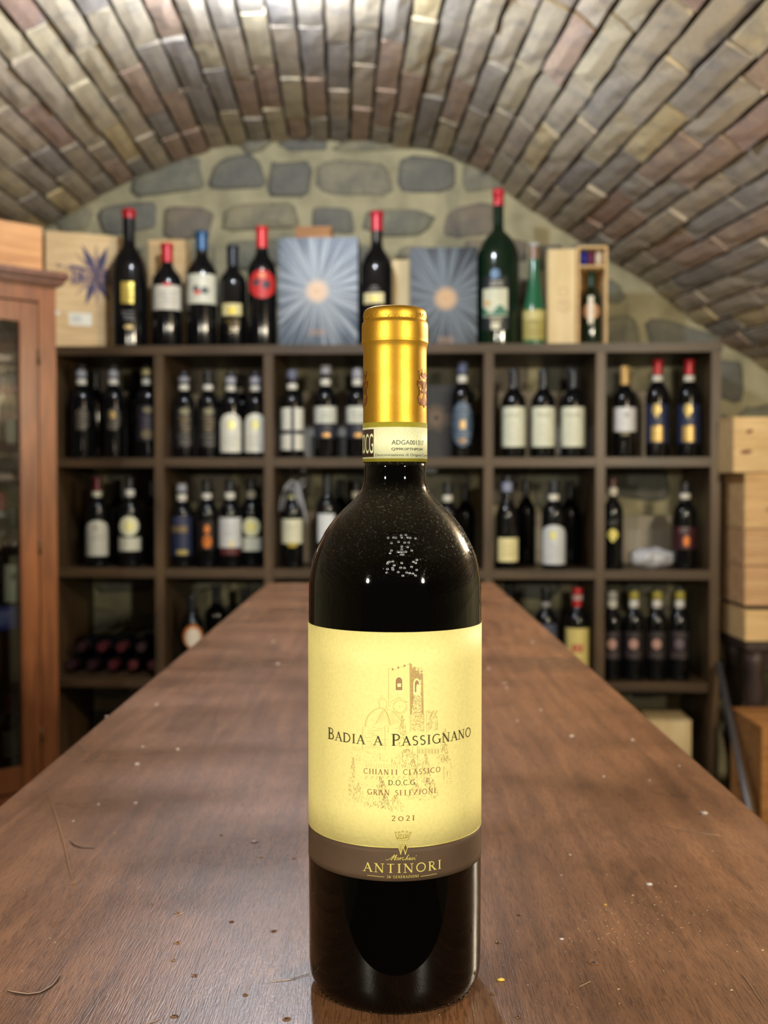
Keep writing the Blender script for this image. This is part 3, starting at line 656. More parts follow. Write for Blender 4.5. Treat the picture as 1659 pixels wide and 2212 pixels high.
tree(235, 190, 700, 50, 110, A, zB); tree(590, 470, 800, 90, 150, A, zB); tree(300, 500, 730, 70, 60, A, zB); tree(740, 650, 830, 100, 90, A, zB); tree(1190, 450, 690, 60, 60, A, zB); tree(1000, 520, 700, 120, 80, A, zB); tree(440, 600, 780, 70, 50, A, zB); tree(560, 420, 600, 40, 40, B, zB); tree(620, 640, 800, 50, 50, B, zB); tree(1130, 430, 560, 40, 40, B, zB)
for k in range(7): x = 1010 + k * 38; A.line(zB([(x, 160), (x, 105), (x + 11, 85), (x + 22, 105), (x + 22, 160)]), .5); A.line(zB([(x + 15, 150), (x + 16, 105)]), .9)
for pts in ([(260, 110), (400, 135), (560, 160)], [(560, 150), (560, 230), (640, 245)], [(640, 245), (900, 280), (905, 330)], [(390, 250), (400, 330)], [(1005, 190), (1240, 208)], [(1240, 210), (1280, 170), (1330, 165), (1400, 240)], [(1250, 290), (1400, 285)], [(1320, 300), (1320, 470)], [(1410, 290), (1410, 330)], [(1005, 60), (1010, 330)], [(945, 60), (960, 250)]): A.line(zB(pts), .6)
hatch(A, 200, 550, 60, 250, 70, 22, .4, zB, .12); hatch(A, 1250, 1390, 190, 280, 40, 16, .5, zB, -.8); hatch(A, 1325, 1410, 330, 520, 22, 18, .5, zB, .3); hatch(A, 1030, 1280, 60, 300, 30, 16, .35, zB, .2)
for k in range(8): x = 420 + k * 62; A.line(zB([(x, 270 + k * 4), (x, 310 + k * 4), (x + 32, 314 + k * 4), (x + 32, 272 + k * 4)]), .5)
for k in range(8): x = 400 + k * 64; A.line(zB([(x - 18, 460), (x, 425), (x + 16, 440)]), .9)
for k in range(10): x = 330 + k * 60; A.line(zB([(x, 520 + (k % 3) * 10), (x + 30, 525 + (k % 3) * 10)]), .5)
A.line(zB([(1360, 360), (1360, 420)]), .9)
A.done('drawing', M_INKS, lab); B.done('drawing', M_INKS2, lab); B2.done('drawing', M_INKS2, lab); Cc.done('drawing', M_INKL, lab); P2.done('drawing', M_INKL, lab)['kind'] = 'stuff'; P3.done('drawing', M_INKS2, lab); P4.done('drawing', M_INKL, lab)
# crown, lozenges, script and rules
def zC(L): return z3(L, 820., 1780., 16.59)
D1 = Draw(); D2 = Draw(RT + .00003); D3 = Draw(RT + .00006)
for cx, cy in ((580, 310), (700, 300), (832, 270), (975, 280), (1100, 320)): D1.line(zC(arcp(cx, cy, 30, 30, 0, 360, 12)), .7)
D1.line(zC([(575, 370), (600, 460), (640, 560), (700, 580), (840, 590), (980, 580), (1040, 540), (1060, 440), (1110, 370)]), .8); D1.line(zC([(640, 500), (760, 520), (900, 500), (1000, 480)]), 1.8)
for x in (690, 760, 850, 940, 1010): D1.line(zC([(x - 20, 400), (x, 370), (x + 20, 400), (x, 440), (x - 10, 480)]), .8)
for x in (640, 760, 900, 1030): D1.line(zC([(x, 340), (x + 20, 360)]), .8)
def loz(D, cx, cy, a, b): D.poly(zC([(cx - a, cy), (cx, cy + b), (cx + a, cy), (cx, cy - b)]))
loz(D2, 756, 860, 84, 235); loz(D2, 922, 860, 84, 235)
for x in (756, 922): D2.poly(zC(arcp(x, 1075, 24, 24, 0, 350, 10)))
loz(D3, 926, 865, 56, 150)
for y, w in ((745, 26), (805, 42), (860, 56), (910, 46), (962, 28)): D3.poly(zC([(756 - w, y - 11), (756 - w, y + 11), (756 + w, y + 11), (756 + w, y - 11)]))
D1.done('crest', M_FOILD, lab); D2.done('crest', M_FOIL, band); D3.done('crest', M_BAND, band)
S = Draw()
for pts, w in (([(225, 1255), (240, 1290), (290, 1290), (400, 1220), (545, 1095)], .75), ([(545, 1095), (470, 1210), (405, 1295)], 1.9), ([(405, 1295), (500, 1200), (625, 1100)], .7), ([(625, 1100), (560, 1200), (525, 1290), (560, 1290)], 1.9),
               (arcp(620, 1245, 40, 42, 20, 330, 10), .9), ([(680, 1195), (650, 1270), (690, 1285)], 1.3), ([(690, 1285), (730, 1210), (770, 1205), (750, 1225), (735, 1290)], 1.2),
               (arcp(850, 1245, 44, 45, 300, 40, 10), 1.1), ([(775, 1210), (800, 1225)], .8), ([(872, 1285), (930, 1262)], .7), ([(1050, 1100), (985, 1180), (930, 1290)], 1.5), ([(930, 1290), (985, 1215), (1010, 1215), (985, 1285), (1020, 1285)], 1.0),
               ([(1030, 1265), (1100, 1240), (1110, 1205), (1070, 1205), (1040, 1260), (1070, 1292), (1120, 1270)], 1.0), ([(1120, 1270), (1185, 1195), (1200, 1250), (1170, 1285), (1140, 1270)], 1.0), ([(1200, 1250), (1270, 1200), (1245, 1275), (1290, 1265)], 1.2), ([(1310, 1130), (1325, 1145)], 1.3)):
    S.line(zC(pts), w)
S.line([(793, 1890.5), (812, 1892.8), (830, 1894.4)], .8); S.line([(909, 1893), (926, 1890.6), (943.5, 1887.2)], .8)
S.done('lettering', M_FOIL, band)

# ---- neck seal strip
RN = hw(68.6, zax(960)) + .0001
def zn(py): d = ray(853, py); return CZ + d.z / d.y * (BY - RN) - TZ
M_OLIVE = plain('seal_olive', rgb(158, 146, 44), .5, var=.08, scale=300); M_CREAM = plain('seal_cream', rgb(232, 232, 190), .55, var=.04, scale=300); M_SEALD = plain('seal_dark_brown', rgb(66, 50, 38), .5, var=0)
seal = sheet('neck_seal', RN, zn(997), zn(911), -pi, pi - .001, M_OLIVE, bt, nx=96, nz=1); seal['label'] = 'olive and cream paper seal strip around the neck with black code lettering'
sheet('seal_panel', RN + .00014, zn(990), zn(922), -1.9, 1.9, M_CREAM, seal, nx=64, nz=1, thick=.00003)
def phn(px):
    p = 0
    for _ in range(14): p = asin(max(-1, min(1, ((px - 829.5) / F * (BY - RN * cos(p)) - BX) / RN)))
    return p
sheet('seal_block', RN + .00018, zn(986.5), zn(926), -1.5, phn(808), M_SEALD, seal, nx=16, nz=1, thick=.00003)
Ng = Draw(RN + .00019)
M_GUIL = plain('seal_guilloche', rgb(206, 208, 160), .55, var=0)
for cx, cy in ((862, 922), (905, 900)):
    for k in range(6):
        q = [(x, y) for x, y in arcp(cx, cy, 14 + k * 7, 26 + k * 8, 0, 180, 16) if 923 < y < 988 and 812 < x < 918]
        if len(q) > 2: Ng.line(q, .5)
Ng.done('guilloche', M_GUIL, seal)
def font_cyl(txt, px0, px1, pyt, pyb, mat, parent, r, name='lettering', shear=0, clip=None, bold=0):
    cu = bpy.data.curves.new('t', 'FONT'); cu.body = txt; cu.resolution_u = 3; cu.offset = bold; ob = bpy.data.objects.new('t', cu); COL.objects.link(ob)
    dg = bpy.context.evaluated_depsgraph_get(); me = bpy.data.meshes.new_from_object(ob.evaluated_get(dg)); bpy.data.objects.remove(ob); bpy.data.curves.remove(cu)
    bm = bmesh.new(); bm.from_mesh(me); bpy.data.meshes.remove(me); xs = [v.co.x for v in bm.verts]; ys = [v.co.y for v in bm.verts]
    x0, x1 = min(xs), max(xs); y0, y1 = (min(ys), max(ys)); p0, p1 = (phn(px0) if not isinstance(px0, tuple) else px0[0]), (phn(px1) if not isinstance(px1, tuple) else px1[0])
    z0, z1 = zn(pyb), zn(pyt)
    for v in bm.verts:
        f = (v.co.x - x0) / (x1 - x0); v.co = cyl(p0 + (p1 - p0) * f, z0 + (z1 - z0) * (v.co.y - y0) / (y1 - y0), r)
    m2 = bpy.data.meshes.new(name); bm.to_mesh(m2); bm.free(); m2.materials.append(mat); return link(bpy.data.objects.new(name, m2), parent)
M_BLK = plain('ink_black', rgb(40, 40, 24), .5, var=0)
pn = phn(846)
font_cyl('ADGA001317', 846, (pn + 1.15,), 950.5, 960.5, M_BLK, seal, RN + .00024)
font_cyl('Q99K0P7HPD4V', 845.5, (pn + 1.13,), 967, 973.8, M_BLK, seal, RN + .00024, bold=.01)
font_cyl('Denominazione di Origine Controllata', 811.5, (1.62,), 979.5, 987, M_BLK, seal, RN + .00024)
font_cyl('DOCG', (-1.55,), 807, 935.5, 979, M_CREAM, seal, RN + .00026)
# ---- shields printed on the capsule
M_SH = plain('capsule_print_brown', rgb(146, 88, 30), .4, metal=.4, var=0); M_SHD = plain('capsule_print_dark', rgb(104, 52, 22), .4, metal=.3, var=0)
def shield(phic):
    r = RN - .0001 + .00012; mpp = (BY - RN) / F; V = []; Fc = []; V2 = []; F2 = []
    def mp(q, rr_=r): return cyl(phic + q[0] * mpp / rr_, zn(836) - q[1] * mpp, rr_)
    def rib(pts, w, VV, FF, e=0): ribbon(pts, w, VV, FF, lambda q: mp(q, r + e))
    out = [(-26, -17), (-20, -13), (-10, -17), (0, -13), (10, -17), (20, -13), (26, -17), (27, -8), (20, 2), (20, 12), (25, 20), (23, 30), (14, 36), (4, 36), (0, 42), (-4, 36), (-14, 36), (-23, 30), (-25, 20), (-20, 12), (-20, 2), (-27, -8)]
    n = len(V); V.append(mp((0, 8))); V += [mp(q) for q in out]
    for k in range(len(out)): Fc.append((n, n + 1 + k, n + 1 + (k + 1) % len(out)))
    crown = [(-17, -19), (-22, -33), (-12, -27), (-8, -37), (0, -29), (8, -37), (12, -27), (22, -33), (17, -19)]
    n = len(V); V.append(mp((0, -22))); V += [mp(q) for q in crown]
    for k in range(len(crown) - 1): Fc.append((n, n + 1 + k, n + 2 + k))
    rib(out + [out[0]], 1.6, V2, F2, .00004)
    rib([(-17, -19), (17, -19)], 1.6, V2, F2, .00004); rib(crown, 1.2, V2, F2, .00004)
    for cx, cy in ((-22, -35), (22, -35), (-8, -39), (8, -39)): rib(arcp(cx, cy, 2.6, 2.6, 0, 360, 10), 1.2, V2, F2, .00004)
    for y in (-10, -3, 4, 12): rib([(-19, y), (19, y)], 2.2, V2, F2, .00004)
    for x in (-13, -5, 3, 11): rib([(x, -14), (x, 12)], 2.2, V2, F2, .00004)
    rib([(-20, 20), (-14, 26), (-17, 30), (-8, 33)], 1.4, V2, F2, .00004); rib([(20, 20), (14, 26), (17, 30), (8, 33)], 1.4, V2, F2, .00004)
    mobj('shield_print', V, Fc, M_SH, cp); mobj('shield_print', V2, F2, M_SHD, cp)
shield(1.12); shield(-1.40)
# ---- crest moulded into the shoulder glass
def z2(L): return [(640 + x / 3.95, 1020 + y / 3.95) for x, y in L]
mb = MB()
def bumpat(px, py, r_):
    hit, n, i, d = bvh.ray_cast(CAM, ray(px, py).normalized())
    if hit is None: return
    bm = bmesh.new(); bmesh.ops.create_icosphere(bm, subdivisions=2, radius=1); a = n.orthogonal().normalized(); b = n.cross(a); bm.verts.index_update()
    c = hit - Vector((BX, BY, TZ)); mb.add([c + (a * v.co.x + b * v.co.y) * r_ + n * v.co.z * r_ * .55 for v in bm.verts], [tuple(q.index for q in f.verts) for f in bm.faces]); bm.free()
for x, y in z2([(783, 560), (830, 556), (900, 556), (973, 560), (1018, 565), (895, 538), (935, 535), (872, 594), (812, 604), (925, 600), (960, 600), (900, 633), (951, 638), (812, 668), (800, 690), (985, 668), (868, 680), (890, 680), (908, 680), (935, 678), (895, 703), (912, 703),
                (783, 770), (795, 765), (824, 762), (778, 780), (835, 795), (822, 818), (824, 832), (777, 827), (772, 857), (900, 775), (890, 815), (922, 817), (870, 853), (942, 857), (968, 862), (995, 866), (1018, 882), (1028, 835), (985, 808), (1020, 775), (1030, 748), (1000, 765), (910, 884), (900, 655), (850, 560), (950, 556)]):
    bumpat(x, y, .00070)
M_BEAD, _nt, _b = new_mat('bead_glint_metal'); _b.inputs['Base Color'].default_value = (.30, .31, .33, 1); _b.inputs['Metallic'].default_value = .8; _b.inputs['Roughness'].default_value = .16  # metallic instead of glass, to put a stronger glint on the beads
bd = mb.build('moulded_beads', M_BEAD, bt, smooth=True); bd['label'] = 'tiny raised beads of the shoulder crest, their glint put into a metallic material'
mb = MB()
for pts in ([(760, 545), (800, 520), (880, 515), (960, 515), (1035, 530), (1045, 560), (1020, 620), (1030, 690), (1065, 750), (1060, 820), (1000, 880), (910, 900), (800, 880), (745, 830), (750, 750), (790, 690), (795, 620), (765, 570), (760, 545)], [(820, 640), (990, 640)], [(820, 720), (1000, 720)], [(850, 760), (870, 830), (960, 840), (980, 760)]):
    q = []
    for x, y in z2(pts):
        hit, n, i, d = bvh.ray_cast(CAM, ray(x, y).normalized()); q.append(hit - Vector((BX, BY, TZ)) + n * .00005)
    mb.tube(q, .00035, 8)
cr = mb.build('moulded_crest', G_HERO, bt, smooth=True); cr['label'] = 'crest in raised glass on the bottle shoulder'
mb = MB()
for k in range(64):                             # grip dimples round the base edge
    a = 2 * pi * k / 64; mb.tube([(.0343 * cos(a), .0343 * sin(a), .0006), (.0362 * cos(a), .0362 * sin(a), .0019)], [.0004, .0005], 6)
mb.build('base_ridges', G_HERO, bt, smooth=True)

# ------------------------------------------------------------------ the open shelf
SHZ = [1.598, 1.216, .837, .458, .08]; BT = .031; SD = .42
def U(px, py=870, d=0): return ud(px, py, d)[0]
shelf = empty('wine_shelf', O0, ALPHA); tag(shelf, 'large open dark wooden wine shelf of square bays against the stone wall', 'shelf')
ups = [U(106), U(343), U(580), U(818), U(1056), U(1298), U(1547)]
for k, u in enumerate(ups):
    mb = MB(); mb.box(u - .016, u + .016, 0, SD, 0, SHZ[0] - BT, b=.0015); mb.build('upright', M_SHELFV, shelf)
for k, z in enumerate(SHZ):
    if k == 0:
        mb = MB(); mb.box(ups[0] - .02, ups[-1] + .02, -.004, SD, z - BT, z, b=.0015); mb.build('shelf_board', M_SHELF, shelf)
    else:
        for a, b in zip(ups, ups[1:]):
            mb = MB(); mb.box(a + .0162, b - .0162, .001, SD, z - BT, z, b=.0012); mb.build('shelf_board', M_SHELF, shelf)
# ------------------------------------------------------------------ bottles on the shelf
def zpy(px, py, d): return at(px, py, d).z
def patch(shape, x0, x1, y0, y1, px, hwp, R, d, base, mat, name, parent, lift):
    c = (x0 + x1) / 2; f = lambda x: max(-1.35, min(1.35, asin(max(-.975, min(.975, (x - px) / hwp)))))
    zt_, zb = zpy(c, y0, d - R * .8) - base, zpy(c, y1, d - R * .8) - base; n = 14; V = []; Fc = []; r = R + lift
    for i in range(n + 1):
        q = -1 + 2 * i / n; x = c + q * (x1 - x0) / 2; a, b = zb, zt_; m = (a + b) / 2; h = (b - a) / 2
        if shape == 'ellipse': k = max(.02, sqrt(max(0, 1 - q * q))); a, b = m - h * k, m + h * k
        elif shape == 'arch': b = m + h * (.55 + .45 * sqrt(max(0, 1 - q * q)))
        elif shape == 'dome': b = a + 2 * h * (.35 + .65 * sqrt(max(0, 1 - q * q)))
        elif shape == 'drop': k = max(.05, (1 - abs(q))); a, b = m - h * k, m + h * sqrt(max(0.02, 1 - q * q))
        elif shape == 'hill': b = a + 2 * h * (.6 + .4 * sin(q * 4))
        V += [cyl(f(x), a, r), cyl(f(x), b, r)]
    for i in range(n): Fc.append((2 * i, 2 * i + 2, 2 * i + 3, 2 * i + 1))
    return mobj(name, V, Fc, mat, parent, smooth=True)
def scrib(x0, x1, y0, y1, px, hwp, R, d, base, mat, parent, lift, seed, dens=5):
    rr = random.Random(seed); V = []; Fc = []; c = (x0 + x1) / 2
    ft = lambda x: max(-1.3, min(1.3, asin(max(-.97, min(.97, (x - px) / hwp)))))
    zt_, zb = zpy(c, y0, d - R * .8) - base, zpy(c, y1, d - R * .8) - base
    for k in range(dens):
        y = 1 - (k + .5) / dens; q = []; a = rr.uniform(0, .25); b = rr.uniform(.75, 1); m = 10
        for i in range(m + 1): q.append((a + (b - a) * i / m, y + rr.uniform(-.32, .32) / dens))
        ribbon([(x, yy) for x, yy in q], .28 / dens, V, Fc, lambda p: cyl(ft(x0 + (x1 - x0) * p[0]), zb + (zt_ - zb) * p[1], R + lift))
    return mobj('lettering', V, Fc, mat, parent)
KIND = {'bordeaux': [(.0, .012), (.86, 0), (.97, .008), (1, .022), (1, .615), (.985, .645), (.93, .675), (.82, .705), (.68, .73), (.54, .755), ('n1', .785), ('n', .82), ('n', .965)],
        'magnum': [(.0, .012), (.88, 0), (.98, .007), (1, .02), (1, .56), (.985, .59), (.93, .62), (.83, .652), (.68, .685), (.52, .71), ('n1', .74), ('n', .78), ('n', .97)],
        'flute': [(.0, .012), (.88, 0), (.98, .01), (1, .03), (1, .30), (.96, .36), (.82, .44), (.66, .53), (.54, .62), ('n1', .72), ('n', .8), ('n', .965)]}
def bottle(px, base, top, hwp, d, text, glass=G_BLACK, cap=((26, 26, 30), None), seal=None, labels=(), group=None, kind='bordeaux', nr=.38, name='wine_bottle', tip=None, blob=None, parentless=True):
    g0 = at(px, top + (740 - top) * .5, d); dist = g0.y
    H_ = at(px, top, d).z - base; R = hwp / F * dist
    t = empty(name, (g0.x, g0.y, base), atan2(-g0.x, g0.y) * 1.0 if False else -atan2(g0.x, g0.y)); tag(t, text, 'bottle', group)
    nn = nr * R; prof = []
    for r, z in KIND[kind]:
        rr_ = nn if r == 'n' else (nn * 1.12 if r == 'n1' else r * R); prof.append((max(rr_, 1e-6), z * H_))
    prof += [(nn * 1.14, H_ * .968), (nn * 1.14, H_ * .99), (nn * .95, H_ * .992), (1e-6, H_ * .992)]
    mb = MB(); mb.lathe(prof, 28); gl = mb.build('glass', glass, t, smooth=True); autosmooth(gl, 50)
    if cap:
        col, cy = cap[0], cap[1]; zc = (zpy(px, cy, d) - base) if cy else H_ * .80
        mt = cap[2] if len(cap) > 2 else paper(*col, rough=.32, metal=.15)
        cr_ = nn * 1.07; mb = MB(); mb.lathe([(cr_, zc), (cr_, H_ * .962), (nn * 1.2, H_ * .966), (nn * 1.2, H_ * .992), (nn * 1.1, H_), (1e-6, H_)], 24); autosmooth(mb.build('capsule', mt, t), 50)
    if tip:
        mb = MB(); z0_, z1_ = zpy(px, tip[1], d) - base, zpy(px, tip[0], d) - base; mb.lathe([(nn * 1.1, z0_), (nn * 1.22, z0_ + .001), (nn * 1.22, z1_ - .001), (nn * 1.1, z1_)], 20); mb.build('neck_strip', paper(*[int(c * .78) for c in tip[2]]), t, smooth=False)
    if seal:
        sc = seal[2] if len(seal) > 2 else (214, 210, 196)
        z0_, z1_ = zpy(px, seal[1], d) - base, zpy(px, seal[0], d) - base; q = nn * 1.12
        mb = MB(); mb.lathe([(q, z0_), (q + .0008, z0_ + .0008), (q + .0008, z1_ - .0008), (q, z1_)], 20); mb.build('neck_band', paper(*sc), t, smooth=True)
    lastl = None
    for k, L in enumerate(labels):
        sh, x0, x1, y0, y1, col = L[:6]; met = L[6] if len(L) > 6 else 0
        mt = paper(*col, rough=.45 if not met else .3, metal=met); sub = lastl is not None and not (len(L) > 7 and L[7])
        par = lastl if sub else t
        if sh == 'scrib': scrib(x0, x1, y0, y1, px, hwp, R, d, base, mt, par, .0006 + .00012 * k, px + k, dens=max(2, int((y1 - y0) / 7)))
        else:
            o = patch(sh, x0, x1, y0, y1, px, hwp, R, d, base, mt, 'emblem' if sub else 'label', par, .0003 + .00012 * k)
            if not sub: lastl = o
    return t
T, R1, R2, R3, R4 = SHZ
WH = (224, 222, 208); CRM = (232, 222, 168); GLD = (206, 172, 84); GRY = (120, 118, 112); RED = (190, 36, 44); NAV = (30, 38, 66)
S_ = 'wine bottles in the '
def g_(r): return 'wine bottles on the %s shelf row' % r
GT, G1, G2, G3 = 'large bottles standing on top of the shelf', g_('upper'), g_('middle'), g_('lower')
# on top of the shelf
bottle(279, T, 453, 38, .09, 'very large black bottle with small red wax top and long gold label, beside star box', cap=((178, 30, 38), 473), kind='magnum', nr=.34, group=GT,
       labels=[('rect', 262, 288, 610, 656, (220, 196, 96), .6), ('scrib', 262, 290, 672, 694, (130, 130, 128), 0, 1), ('ellipse', 268, 286, 702, 712, (214, 190, 130), .5, 1), ('scrib', 264, 288, 622, 650, (150, 120, 50))])
bottle(361, T, 527, 32, .09, 'squat dark bottle with red capsule and plain white label before the wooden board', cap=(RED, 568), group=GT, labels=[('rect', 329.5, 392, 616, 669, (212, 206, 190)), ('ellipse', 352, 370, 611, 619, (206, 50, 50)), ('scrib', 338, 384, 628, 660, (168, 160, 150))])
bottle(436, T, 501, 33, .09, 'dark bottle with blue capsule and white label with dotted design', cap=((40, 84, 124), 542), group=GT, labels=[('rect', 404.5, 467, 592, 656, (212, 210, 190)), ('ellipse', 417, 430, 617, 632, (70, 84, 84)), ('ellipse', 433, 451, 620, 636, (76, 84, 80)), ('ellipse', 420, 434, 627, 638, (216, 92, 80)), ('ellipse', 428, 440, 604, 614, (230, 226, 200))])
bottle(503, T, 532, 30, .10, 'all black bottle with small pale gold label between blue and red capped ones', cap=((20, 24, 34), None), group=GT, labels=[('rect', 481, 521, 656, 682, (210, 198, 140)), ('ellipse', 494, 508, 664, 680, (244, 210, 70), .4), ('scrib', 486, 518, 690, 720, (128, 104, 44), 0, 1)])
bottle(566, T, 491, 31, .09, 'dark bottle with bright red capsule and round red label', cap=((206, 44, 40), 537), group=GT, labels=[('ellipse', 537, 595, 583, 645, (196, 46, 44)), ('ellipse', 546, 562, 604, 618, (70, 64, 70)), ('ellipse', 566, 584, 606, 624, (66, 60, 66)), ('ellipse', 558, 574, 590, 602, (226, 140, 90))])
bottle(814, T, 458, 34, .09, 'tall black bottle with red capsule and small cream label behind the gold capsule', cap=((190, 34, 50), 500), kind='magnum', nr=.36, group=GT, labels=[('rect', 787, 829, 633, 656, (222, 210, 160)), ('scrib', 795, 821, 617, 630, (120, 116, 110), 0, 1), ('ellipse', 798, 818, 640, 652, (240, 218, 120), .3)])
bottle(1076, T, 410, 45, .12, 'giant dark green bottle with red capsule, the tallest on the shelf', glass=G_GREEN, cap=((196, 36, 52), 446), kind='magnum', nr=.25, group=GT,
       labels=[('rect', 1042, 1098, 598, 714, (24, 28, 34)), ('rect', 1045, 1096, 624, 684, (206, 206, 178)), ('hill', 1045, 1096, 660, 682, (60, 116, 92)), ('ellipse', 1047, 1060, 650, 660, (210, 160, 90)), ('scrib', 1056, 1088, 607, 620, (190, 184, 160)), ('scrib', 1056, 1088, 686, 696, (220, 210, 170)), ('rect', 1062, 1080, 698, 712, (216, 210, 180)), ('ellipse', 1060, 1080, 582, 604, (96, 126, 160))])
bottle(1154, T, 527, 25, .10, 'slim bright green bottle with pale tip and wide yellow label', glass=G_LIME, cap=((140, 112, 92), 561), tip=(526, 534, (226, 226, 220)), kind='flute', nr=.40, seal=(596, 610, (120, 112, 78)), group=GT, labels=[('rect', 1129, 1178, 669, 734, (176, 164, 92)), ('rect', 1130, 1176, 672, 690, (200, 188, 124)), ('scrib', 1136, 1172, 692, 700, (96, 84, 40)), ('scrib', 1136, 1172, 706, 728, (140, 126, 60))])
bottle(1277, T + .0085, 588, 21, .13, 'small dark bottle inside the open wooden case on the shelf top', glass=G_GREEN, cap=((34, 66, 50), None), group=GT, labels=[('ellipse', 1259, 1295, 655, 690, (196, 150, 110)), ('rect', 1271, 1282, 640, 700, (232, 222, 200))])
# row 1
BK = (30, 32, 38); SV = (150, 150, 156)
for px, tt in ((175, 'first bottle from the left in the upper row, faint grey and gold label'), (244, 'second bottle from the left in the upper row, gold spot on dark label')):
    bottle(px, R1, 788, 24, .08, tt, cap=((60, 60, 66), None), tip=(800, 815, (196, 196, 204)), seal=(820, 832), group=G1, labels=[('ellipse', px - 15, px + 17, 880, 930, (34, 30, 28)), ('scrib', px - 12, px + 14, 886, 928, (120, 110, 92)), ('ellipse', px - 8, px + 3, 888, 904, GLD if px == 244 else (70, 60, 48), .5)])
bottle(317, R1, 788, 24, .08, 'third bottle in the upper left bay, gold tip and dull purple label', cap=((48, 46, 48), None), tip=(797, 812, (226, 206, 140)), seal=(820, 832), group=G1, labels=[('rect', 297, 336, 876, 952, (36, 32, 42)), ('ellipse', 308, 330, 880, 892, (128, 116, 84)), ('scrib', 302, 334, 900, 926, (84, 76, 90)), ('ellipse', 304, 332, 928, 948, (112, 98, 70))])
for px, tt in ((397, 'left one of two bottles with gold scrawl labels in the second upper bay'), (449, 'right one of two bottles with gold scrawl labels in the second upper bay')):
    bottle(px, R1, 804, 24, .08, tt, cap=(BK, None), tip=(815, 826, (190, 190, 200)) if px == 397 else None, seal=(832, 844), group=G1, labels=[('rect', px - 19, px + 19, 880, 966, (28, 28, 28)), ('ellipse', px - 10, px + 12, 882, 896, (128, 122, 92)), ('scrib', px - 12, px + 14, 898, 934, (146, 124, 84)), ('scrib', px - 17, px + 17, 938, 964, (104, 98, 92))])
for px, tt in ((498, 'left one of two bottles with arched white labels in the second upper bay'), (551, 'right one of two bottles with arched white labels in the second upper bay')):
    bottle(px, R1, 805, 24, .07, tt, cap=(BK, None), tip=(815, 830, (206, 206, 216)), seal=(834, 848), group=G1, labels=[('arch', px - 22, px + 22, 893, 977, WH), ('ellipse', px - 9, px + 9, 908, 928, (228, 224, 150), .2), ('scrib', px - 14, px + 14, 938, 968, (190, 190, 180))])
bottle(521, R1, 811, 22, .22, 'dark bottle standing behind the two arched white labels', cap=(BK, None), seal=(838, 850), group=G1)
bottle(631, R1, 800, 25, .07, 'bottle with white label quartered by a dark cross, upper row', cap=((40, 42, 54), None), tip=(800, 818, (130, 134, 160)), seal=(830, 844), group=G1, labels=[('rect', 607, 656, 881, 930, WH), ('rect', 606, 657, 937, 972, WH, 0, 1), ('rect', 628, 636, 880, 973, (28, 40, 58)), ('rect', 607, 656, 929, 938, (32, 40, 56))])
for px, tt in ((703, 'bottle with grey white label and gold dot, fully visible one left of the large bottle'), (772, 'bottle with white label half hidden by the large gold capped bottle')):
    bottle(px, R1, 790, 25, .08, tt, cap=(BK, None), tip=(790, 808, (206, 206, 216)) if px == 703 else (797, 817, (206, 206, 216)), seal=(820, 834), group=G1, labels=[('rect', px - 24, px + 24, 878, 914, (206, 208, 196)), ('scrib', px - 14, px + 16, 888, 908, (160, 166, 150)), ('rect', px - 22, px + 22, 916, 946, (44, 46, 58), 0, 1), ('ellipse', px - 8, px + 10, 936, 944, (210, 160, 90), .3)])
bottle(999, R1, 782, 24, .07, 'bottle with blue starburst label and gold centre in the upper row', cap=((40, 48, 70), None), tip=(784, 806, (110, 120, 160)), seal=(812, 828), group=G1, labels=[('ellipse', 976, 1022, 866, 966, (68, 84, 104)), ('scrib', 980, 1018, 872, 960, (128, 146, 164)), ('rect', 993, 1005, 908, 926, (214, 172, 96), .3), ('ellipse', 990, 1006, 946, 958, (150, 110, 62), .3)])
for px, tt in ((1110, 'left one of three matching bottles with tall white labels'), (1174, 'middle one of three matching bottles with tall white labels'), (1238, 'right one of three matching bottles with tall white labels')):
    bottle(px, R1, 799, 26, .07, tt, cap=((44, 48, 56), None), group='three matching bottles with tall white labels', labels=[('rect', px - 25, px + 25, 879, 965, (220, 222, 200)), ('scrib', px - 20, px + 20, 892, 902, (150, 152, 136)), ('scrib', px - 16, px + 16, 912, 956, (200, 202, 184))])
bottle(1350, R1, 792, 25, .07, 'bottle with gold capsule and square white label in the upper right bay', cap=((196, 158, 96), 832), group=G1, labels=[('rect', 1325, 1375, 880, 932, (214, 214, 216)), ('ellipse', 1348, 1360, 890, 902, (170, 168, 170)), ('ellipse', 1340, 1362, 932, 941, (112, 104, 70))])
for px, tt in ((1421, 'left one of two red capped bottles with dark blue and gold labels'), (1489, 'right one of two red capped bottles with dark blue and gold labels')):
    bottle(px, R1, 778, 25, .07, tt, cap=((176, 34, 46), 810), seal=(812, 828), group='red capped bottles with dark blue labels', labels=[('rect', px - 23, px + 23, 874, 957, (32, 42, 74)), ('drop', px - 11, px + 6, 872, 904, (190, 166, 96), .4), ('rect', px - 13, px + 12, 920, 954, (186, 154, 84), .4), ('scrib', px - 10, px + 10, 924, 950, (226, 200, 130))])
